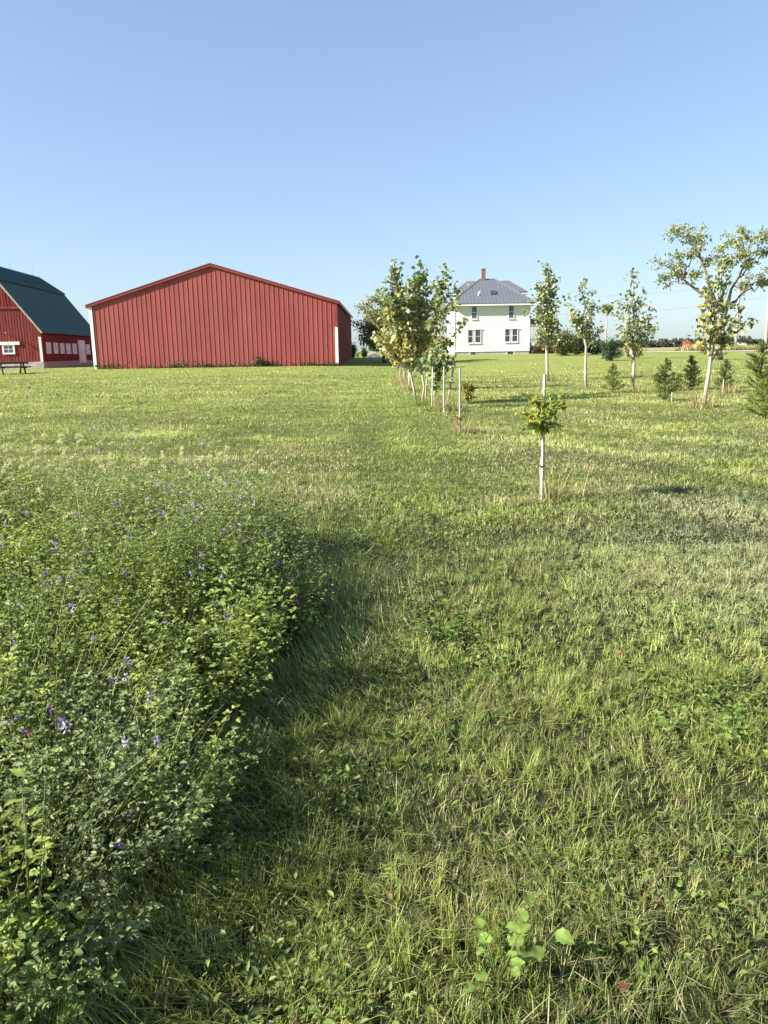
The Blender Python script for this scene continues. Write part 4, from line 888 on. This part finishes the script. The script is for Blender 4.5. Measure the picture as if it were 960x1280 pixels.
# loose straw and clippings
n = 1900; y = 1.2+R.random(n)**1.4*9; x = R.uniform(-.6, 1, n)*(.54*y+.3); k = (wmask(x, y) < .1); x, y = x[k], y[k]; n = len(x)
c = np.array([(.42, .36, .22), (.34, .28, .15), (.24, .24, .12), (.22, .13, .08)])[R.integers(0, 4, n)]*R.uniform(.7, 1.2, (n, 1))
s = Soup(); s.add(*blades(np.stack([x, y, T(x, y)+R.uniform(.015, .055, n)], 1), R.uniform(.04, .15, n), R.uniform(.0016, .0035, n), R.uniform(0, 6.3, n), R.uniform(1.25, 1.62, n), R.uniform(-.2, .3, n), c, c, 3))
tag(s.build('grass_clippings', M['straw']), 'dry straw and mower clippings lying on the lawn', 'clippings', kind='stuff')
# small broad-leaved plants in the turf
n = 2600; y = 1.4+R.random(n)**1.2*8; x = R.uniform(-.7, 1, n)*(.54*y+.2); k = (wmask(x, y) < .05) & (vn(x, y, .9, 50) > .55); x, y = x[k], y[k]
P = np.repeat(np.stack([x, y, T(x, y)+R.uniform(.02, .055, len(x))], 1), 5, 0); n = len(P); a = R.uniform(0, 6.3, n)
D = np.stack([np.cos(a), np.sin(a), R.uniform(.0, .7, n)], 1); s = Soup(); s.add(*leaves(P, R.uniform(.012, .035, n), R.uniform(.5, .8, n), D, unit(n)*.3+[0, 0, 1], np.array((.105, .175, .035))*R.uniform(.6, 1.4, (n, 1)), .12))
for px, py, k, sp_, lf in ((505, 760, 70, .22, .035), (545, 800, 60, .18, .04), (860, 880, 110, .22, .032), (925, 900, 90, .2, .034), (740, 735, 60, .35, .04), (640, 600, 60, .6, .05), (560, 640, 80, .6, .05), (430, 1010, 50, .15, .028), (700, 1130, 40, .12, .022), (350, 1265, 70, .14, .022), (390, 1255, 50, .12, .026), (900, 1150, 40, .14, .024), (250, 1120, 50, .12, .024), (810, 800, 40, .3, .03), (460, 690, 50, .4, .04)):
    g = gnd(px, py); m_ = k*4; X = g.x+R.normal(0, sp_, m_); Y_ = g.y+R.normal(0, sp_*1.2, m_); a = R.uniform(0, 6.3, m_)
    s.add(*leaves(np.stack([X, Y_, T(X, Y_)+R.uniform(.02, .075, m_)], 1), lf*R.uniform(.6, 1.3, m_), R.uniform(.35, .6, m_), np.stack([np.cos(a), np.sin(a), R.uniform(-.1, .8, m_)], 1), unit(m_)*.4+[-.2, -.2, 1], np.array((.15, .215, .05))*R.uniform(.6, 1.4, (m_, 1)), .15))
tag(s.build('clover', M['leaf']), 'patches of clover and small lawn weeds among the grass', 'clover', kind='stuff')

# ================================================================ UNCUT WEED PATCH
def inpatch(n, ymin=.75, ymax=7.6):
    X, Yv = [], []
    while sum(map(len, X)) < n:
        y = np.sqrt(R.uniform(ymin**2, ymax**2, n)); x = R.uniform(-1, .1, n)*(.56*y+1.0); m = wmask(x, y) > .0; X.append(x[m]); Yv.append(y[m])
    return np.concatenate(X)[:n], np.concatenate(Yv)[:n]
def topz(x, y):
    m = wmask(x, y)-np.clip((-.53*y-.12-x)*.9, 0, .45)*(y < 3.2); h = (.16+.34*np.clip(m/.24, 0, 1)**.7)*(.55+.9*fbm(x, y, 1.5, 60)); return h*(1+.30*np.clip((y-4.3)/2, 0, 1))*(.45+1.05*vn(x, y, 3.6, 63)**.8)*(.75+.5*vn(x, y, 9, 64))
n = 12500; x, y = inpatch(n); kk = (vn(x, y, 5.5, 66)+.25*vn(x, y, 14, 67) > .36) & (vn(x, y, 2.3, 68)+.3*vn(x, y, 8, 69) > .40); x, y = x[kk], y[kk]; n = len(x); h = topz(x, y)*R.uniform(.6, 1.2, n)
az = R.uniform(0, 2*math.pi, n); ed = np.clip(1-wmask(x, y)/.5, 0, 1); az = np.where(R.random(n) < ed*.7, R.normal(-.1, .6, n), az)
lean = R.uniform(.02, .35, n)+ed*.45
hue = fbm(x, y, 1.2, 70); AL = np.array((.175, .240, .066)); AY = np.array((.28, .325, .072)); AB = np.array((.235, .285, .130))
f1 = (.7*np.clip((hue-.56)*6, 0, 1)*np.clip(wmask(x, y)/.9, .12, 1))[:, None]; f2 = np.clip((.46-hue)*7, 0, 1)[:, None]; bc = AL*(1-f1)*(1-f2)+AY*f1+AB*f2
bc = bc*R.uniform(.75, 1.3, (n, 1)); bk = np.clip((y-4.6)/1.8, 0, 1)[:, None]*.4; bc = bc*(1-bk)+np.array((.25, .28, .085))*bk; k = R.random(n) < .06; bc[k] = AY*R.uniform(.8, 1.2, (k.sum(), 1))
s = Soup(); P0 = np.stack([x, y, T(x, y)], 1); sc = np.stack([np.full(n, .11), np.full(n, .13), np.full(n, .055)], 1)
s.add(*blades(P0, h*1.05, np.full(n, .0045), az, lean, np.full(n, .25), sc, bc*.9, 3))
K = 23
t = np.linspace(.22, 1.0, K)[None, :]+R.normal(0, .03, (n, K)); t = np.clip(t, .15, 1.03)
ang = lean[:, None]+.12*t; hh = t*h[:, None]
Q = np.stack([x[:, None]+np.cos(az)[:, None]*np.sin(ang)*hh, y[:, None]+np.sin(az)[:, None]*np.sin(ang)*hh, P0[:, 2:3]+np.cos(ang)*hh], -1).reshape(-1, 3)
m = len(Q); a = R.uniform(0, 2*math.pi, m); out = np.stack([np.cos(a), np.sin(a), R.uniform(-.1, .9, m)], 1)
Q = Q+out*R.uniform(.006, .035, (m, 1)); cc = np.repeat(bc, K, 0)*R.uniform(.8, 1.2, (m, 1))
big = np.repeat(R.uniform(.6, 1.2, n)*(1+.35*(hue > .56)), K)
for da in (-.75, 0, .75):           # three leaflets at each node
    b_ = a+da; D = np.stack([np.cos(b_), np.sin(b_), out[:, 2]*.6-.1+R.normal(0, .25, m)], 1)
    s.add(*leaves(Q, .020*big*R.uniform(.7, 1.3, m), R.uniform(.42, .6, m), D, np.stack([R.normal(-.45, .7, m), R.normal(-.3, .7, m), np.ones(m)], 1), cc*R.uniform(.85, 1.15, (m, 1)), .18))
tag(s.build('alfalfa', M['leaf']), 'thick uncut alfalfa and weeds covering the left foreground', 'weeds', kind='stuff')
# grass growing up through it
n = 9500; x, y = inpatch(n); h = topz(x, y)*R.uniform(.5, 1.1, n); k = vn(x, y, 1.4, 80) > .3; x, y, h = x[k], y[k], h[k]; n = len(x)
c = np.array([G1, G2, G2*.8+TAN*.25, G3*1.1, BLU])[R.integers(0, 5, n)]*R.uniform(.8, 1.35, (n, 1))
s = Soup(); s.add(*blades(np.stack([x, y, T(x, y)], 1), h*1.25, R.uniform(.003, .006, n), R.uniform(0, 6.3, n), np.abs(R.normal(0, .3, n)), R.uniform(.2, 1.5, n), c*.85, c*1.15, 5))
n = 2600; x, y = inpatch(n); h = topz(x, y); c = np.array([(.40, .34, .2), (.30, .24, .14), (.22, .15, .09)])[R.integers(0, 3, n)]
s.add(*blades(np.stack([x, y, T(x, y)+R.uniform(0, .2, n)], 1), h*R.uniform(.5, 1.2, n), R.uniform(.0015, .003, n), R.uniform(0, 6.3, n), R.uniform(0, 1.3, n), R.uniform(0, .4, n), c, c, 3))
n = 6000; x, y = inpatch(n, 4.6, 7.6); k = (y > 5.2+.8*vn(x, y, 1.5)) & (x < -.7); x, y = x[k], y[k]; n = len(x)
c = np.array([(.34, .36, .11), (.44, .42, .19), (.24, .31, .07)])[R.integers(0, 3, n)]*R.uniform(.8, 1.2, (n, 1))
s.add(*blades(np.stack([x, y, T(x, y)], 1), R.uniform(.35, .72, n)*(.6+.7*vn(x, y, 1.7, 5)), R.uniform(.006, .010, n), R.uniform(0, 6.3, n), np.abs(R.normal(0, .2, n)), R.uniform(.2, 1.4, n), c*.8, c*1.15, 5))
tag(s.build('tall_grass', M['grass']), 'long grass and dry stems growing up through the uncut weeds', 'grass', kind='stuff')
# foxtail heads along the back
n = 420; x, y = inpatch(n, 4.2, 7.4); k = (y > 5.6) & (x < -1.0) | (R.random(n) < .12); x, y = x[k], y[k]; n = len(x); h = np.where(y > 5.3, R.uniform(.55, .92, n), topz(x, y)*1.3); az = R.normal(.2, 1.2, n)
s = Soup(); P0 = np.stack([x, y, T(x, y)], 1); ln = np.abs(R.normal(.03, .09, n)); bd = R.uniform(.2, .9, n)
s.add(*blades(P0, h, np.full(n, .009), az, ln, bd, np.tile(np.array((.24, .28, .09)), (n, 1)), np.tile(np.array((.45, .43, .18)), (n, 1)), 6))
# end of each stalk, then an arching bristly head
tt = np.arange(6)/6.0; an = ln[:, None]+bd[:, None]*tt; hx = (np.sin(an)*h[:, None]/6).sum(1); hz = (np.cos(an)*h[:, None]/6).sum(1)
E0 = P0+np.stack([np.cos(az)*hx, np.sin(az)*hx, hz], 1); a0 = ln+bd
for kx in range(14):
    u = kx/13; aa = a0+u*1.7; E0 = E0+np.stack([np.cos(az)*np.sin(aa), np.sin(az)*np.sin(aa), np.cos(aa)], 1)*.0075
    for _ in range(5): s.add(*leaves(E0.copy(), R.uniform(.017, .026, n)*(1-.45*abs(u-.4)), np.full(n, .20), unit(n)*.8+np.stack([np.cos(az)*np.sin(aa), np.sin(az)*np.sin(aa), np.cos(aa)], 1)*.6, unit(n), np.tile(np.array((.60, .58, .32)), (n, 1))*R.uniform(.8, 1.2, (n, 1)), .05))
tag(s.build('foxtail_grass', M['grass']), 'arching foxtail seed heads above the back of the uncut weeds', 'grass', kind='stuff')
# purple flowers
s = Soup(); n = 1150; x, y = inpatch(n, 1.0, 7.0); k = (vn(x, y, 1.3, 90) > .45) & (R.random(n) < np.clip(1.15-y/6.5, .12, 1)); x, y = x[k], y[k]; n = len(x); z = T(x, y)+topz(x, y)*R.uniform(.9, 1.25, n)
hue_ = R.random((n, 1)); fc = np.array((.20, .12, .34))*(1-hue_)+np.array((.50, .43, .60))*hue_; k = R.random(n) < .12; fc[k] = (.24, .05, .30)
for _ in range(16):
    o = unit(n)*R.uniform(.002, .012, (n, 1))*[1, 1, 1.4]; s.add(*leaves(np.stack([x, y, z], 1)+o, R.uniform(.007, .013, n), np.full(n, .65), unit(n)+o*60, unit(n), fc*R.uniform(.75, 1.25, (n, 1)), .1))
tag(s.build('alfalfa_flowers', M['petal']), 'purple and lilac alfalfa flower heads dotted over the weeds', 'flowers', kind='stuff')

# ---------------------------------------------------------------- single plants and leaves in the foreground
def broadleaf(label, px, py, n, leaf, col, h=.09, sp=.05, wid=.62, group='single broad-leaved weeds in the lawn', up=.6):
    g = gnd(px, py); root = empty('broadleaf_weed', g); tag(root, label, 'weed', group); s = Soup(); st = Soup()
    a = R.uniform(0, 6.3, n); l = sp*R.uniform(.4, 1.3, n); hz = h*R.uniform(.5, 1.15, n)
    Q = np.stack([np.cos(a)*l, np.sin(a)*l, hz], 1); tops = Q.copy()
    if h > .2:
        f = R.uniform(.35, 1, (n*11, 1)); Q = np.repeat(Q, 11, 0)*f; n = n*11; Q = Q+R.normal(0, .02, Q.shape); a = R.uniform(0, 6.3, n)
    for q in tops: st.add(*tube([[0, 0, -.01], q*[.6, .6, .65], q], [.0022, .0018, .0012], 5))
    st.C = [np.full((len(v), 3), 1.0)*np.array((.14, .19, .06)) for v in st.V]
    D = np.stack([np.cos(a), np.sin(a), R.uniform(-.1, up, n)], 1); s.add(*shaped_leaves(Q, leaf*R.uniform(.6, 1.25, n), np.full(n, wid), D, unit(n)*.4+[-.25, -.3, 1], np.array(col)*R.uniform(.75, 1.2, (n, 1))))
    st.build('stems', M['leaf'], root); s.build('leaves', M['leaf'], root, True)
broadleaf('light green broad-leaved weed with rounded leaves near the bottom edge, right of centre', 622, 1235, 13, .036, (.20, .29, .06), .12, .07, .85)
broadleaf('upright light green weed with two tall leaves beside the larger rounded-leaved weed', 668, 1215, 9, .040, (.19, .27, .06), .13, .05, .75)
broadleaf('spreading patch of pale green weed near the right edge of the lawn', 880, 915, 26, .040, (.16, .25, .05), .06, .14, .42)
broadleaf('pale green flat-leaved weed cut off by the right edge', 945, 945, 12, .055, (.20, .27, .06), .05, .09, .32)
broadleaf('small bright weed low in the turf below the rounded-leaved weed pair', 800, 1205, 9, .026, (.18, .27, .05), .06, .05, .6)
broadleaf('bright green weed clump in the middle of the lawn right of the uncut edge', 548, 800, 22, .045, (.12, .21, .04), .09, .10, .35)
broadleaf('bright yellow-green leafy plant in the bottom left corner', 45, 1262, 16, .040, (.26, .33, .07), .50, .12, .42, 'bright leafy plants in the uncut weeds')
broadleaf('bright yellow-green leafy plant on the edge of the weeds near the dark gap', 225, 985, 18, .032, (.25, .31, .08), .42, .12, .42, 'bright leafy plants in the uncut weeds')
broadleaf('yellow-green leafy plant halfway along the edge of the uncut weeds', 335, 830, 20, .038, (.22, .29, .045), .36, .14, .42, 'bright leafy plants in the uncut weeds')
def fallen(label, px, py, size, col):
    g = gnd(px, py); a = R.uniform(0, 6.3); n = 1; V, F, C = leaves(np.array([[0, 0, .05]]), np.array([size]), np.array([.75]), np.array([[math.cos(a), math.sin(a), .15]]), np.array([[-.2, -.3, 1.]]), np.array([col]), .22)
    o = npmesh('fallen_leaf', V, F, C, M['leaf']); o.location = g; tag(o, label, 'leaf', 'fallen leaves on the lawn')
fallen('small crimson fallen leaf near the bottom right corner', 772, 1262, .022, (.24, .045, .055))
fallen('faded pink fallen leaf lying mid-lawn', 768, 828, .036, (.45, .20, .15))
fallen('curled tan fallen leaf in the shade below centre', 490, 1150, .026, (.24, .15, .09))
fallen('brown fallen leaf beside the light green rounded-leaved weed', 545, 1225, .024, (.17, .10, .065))
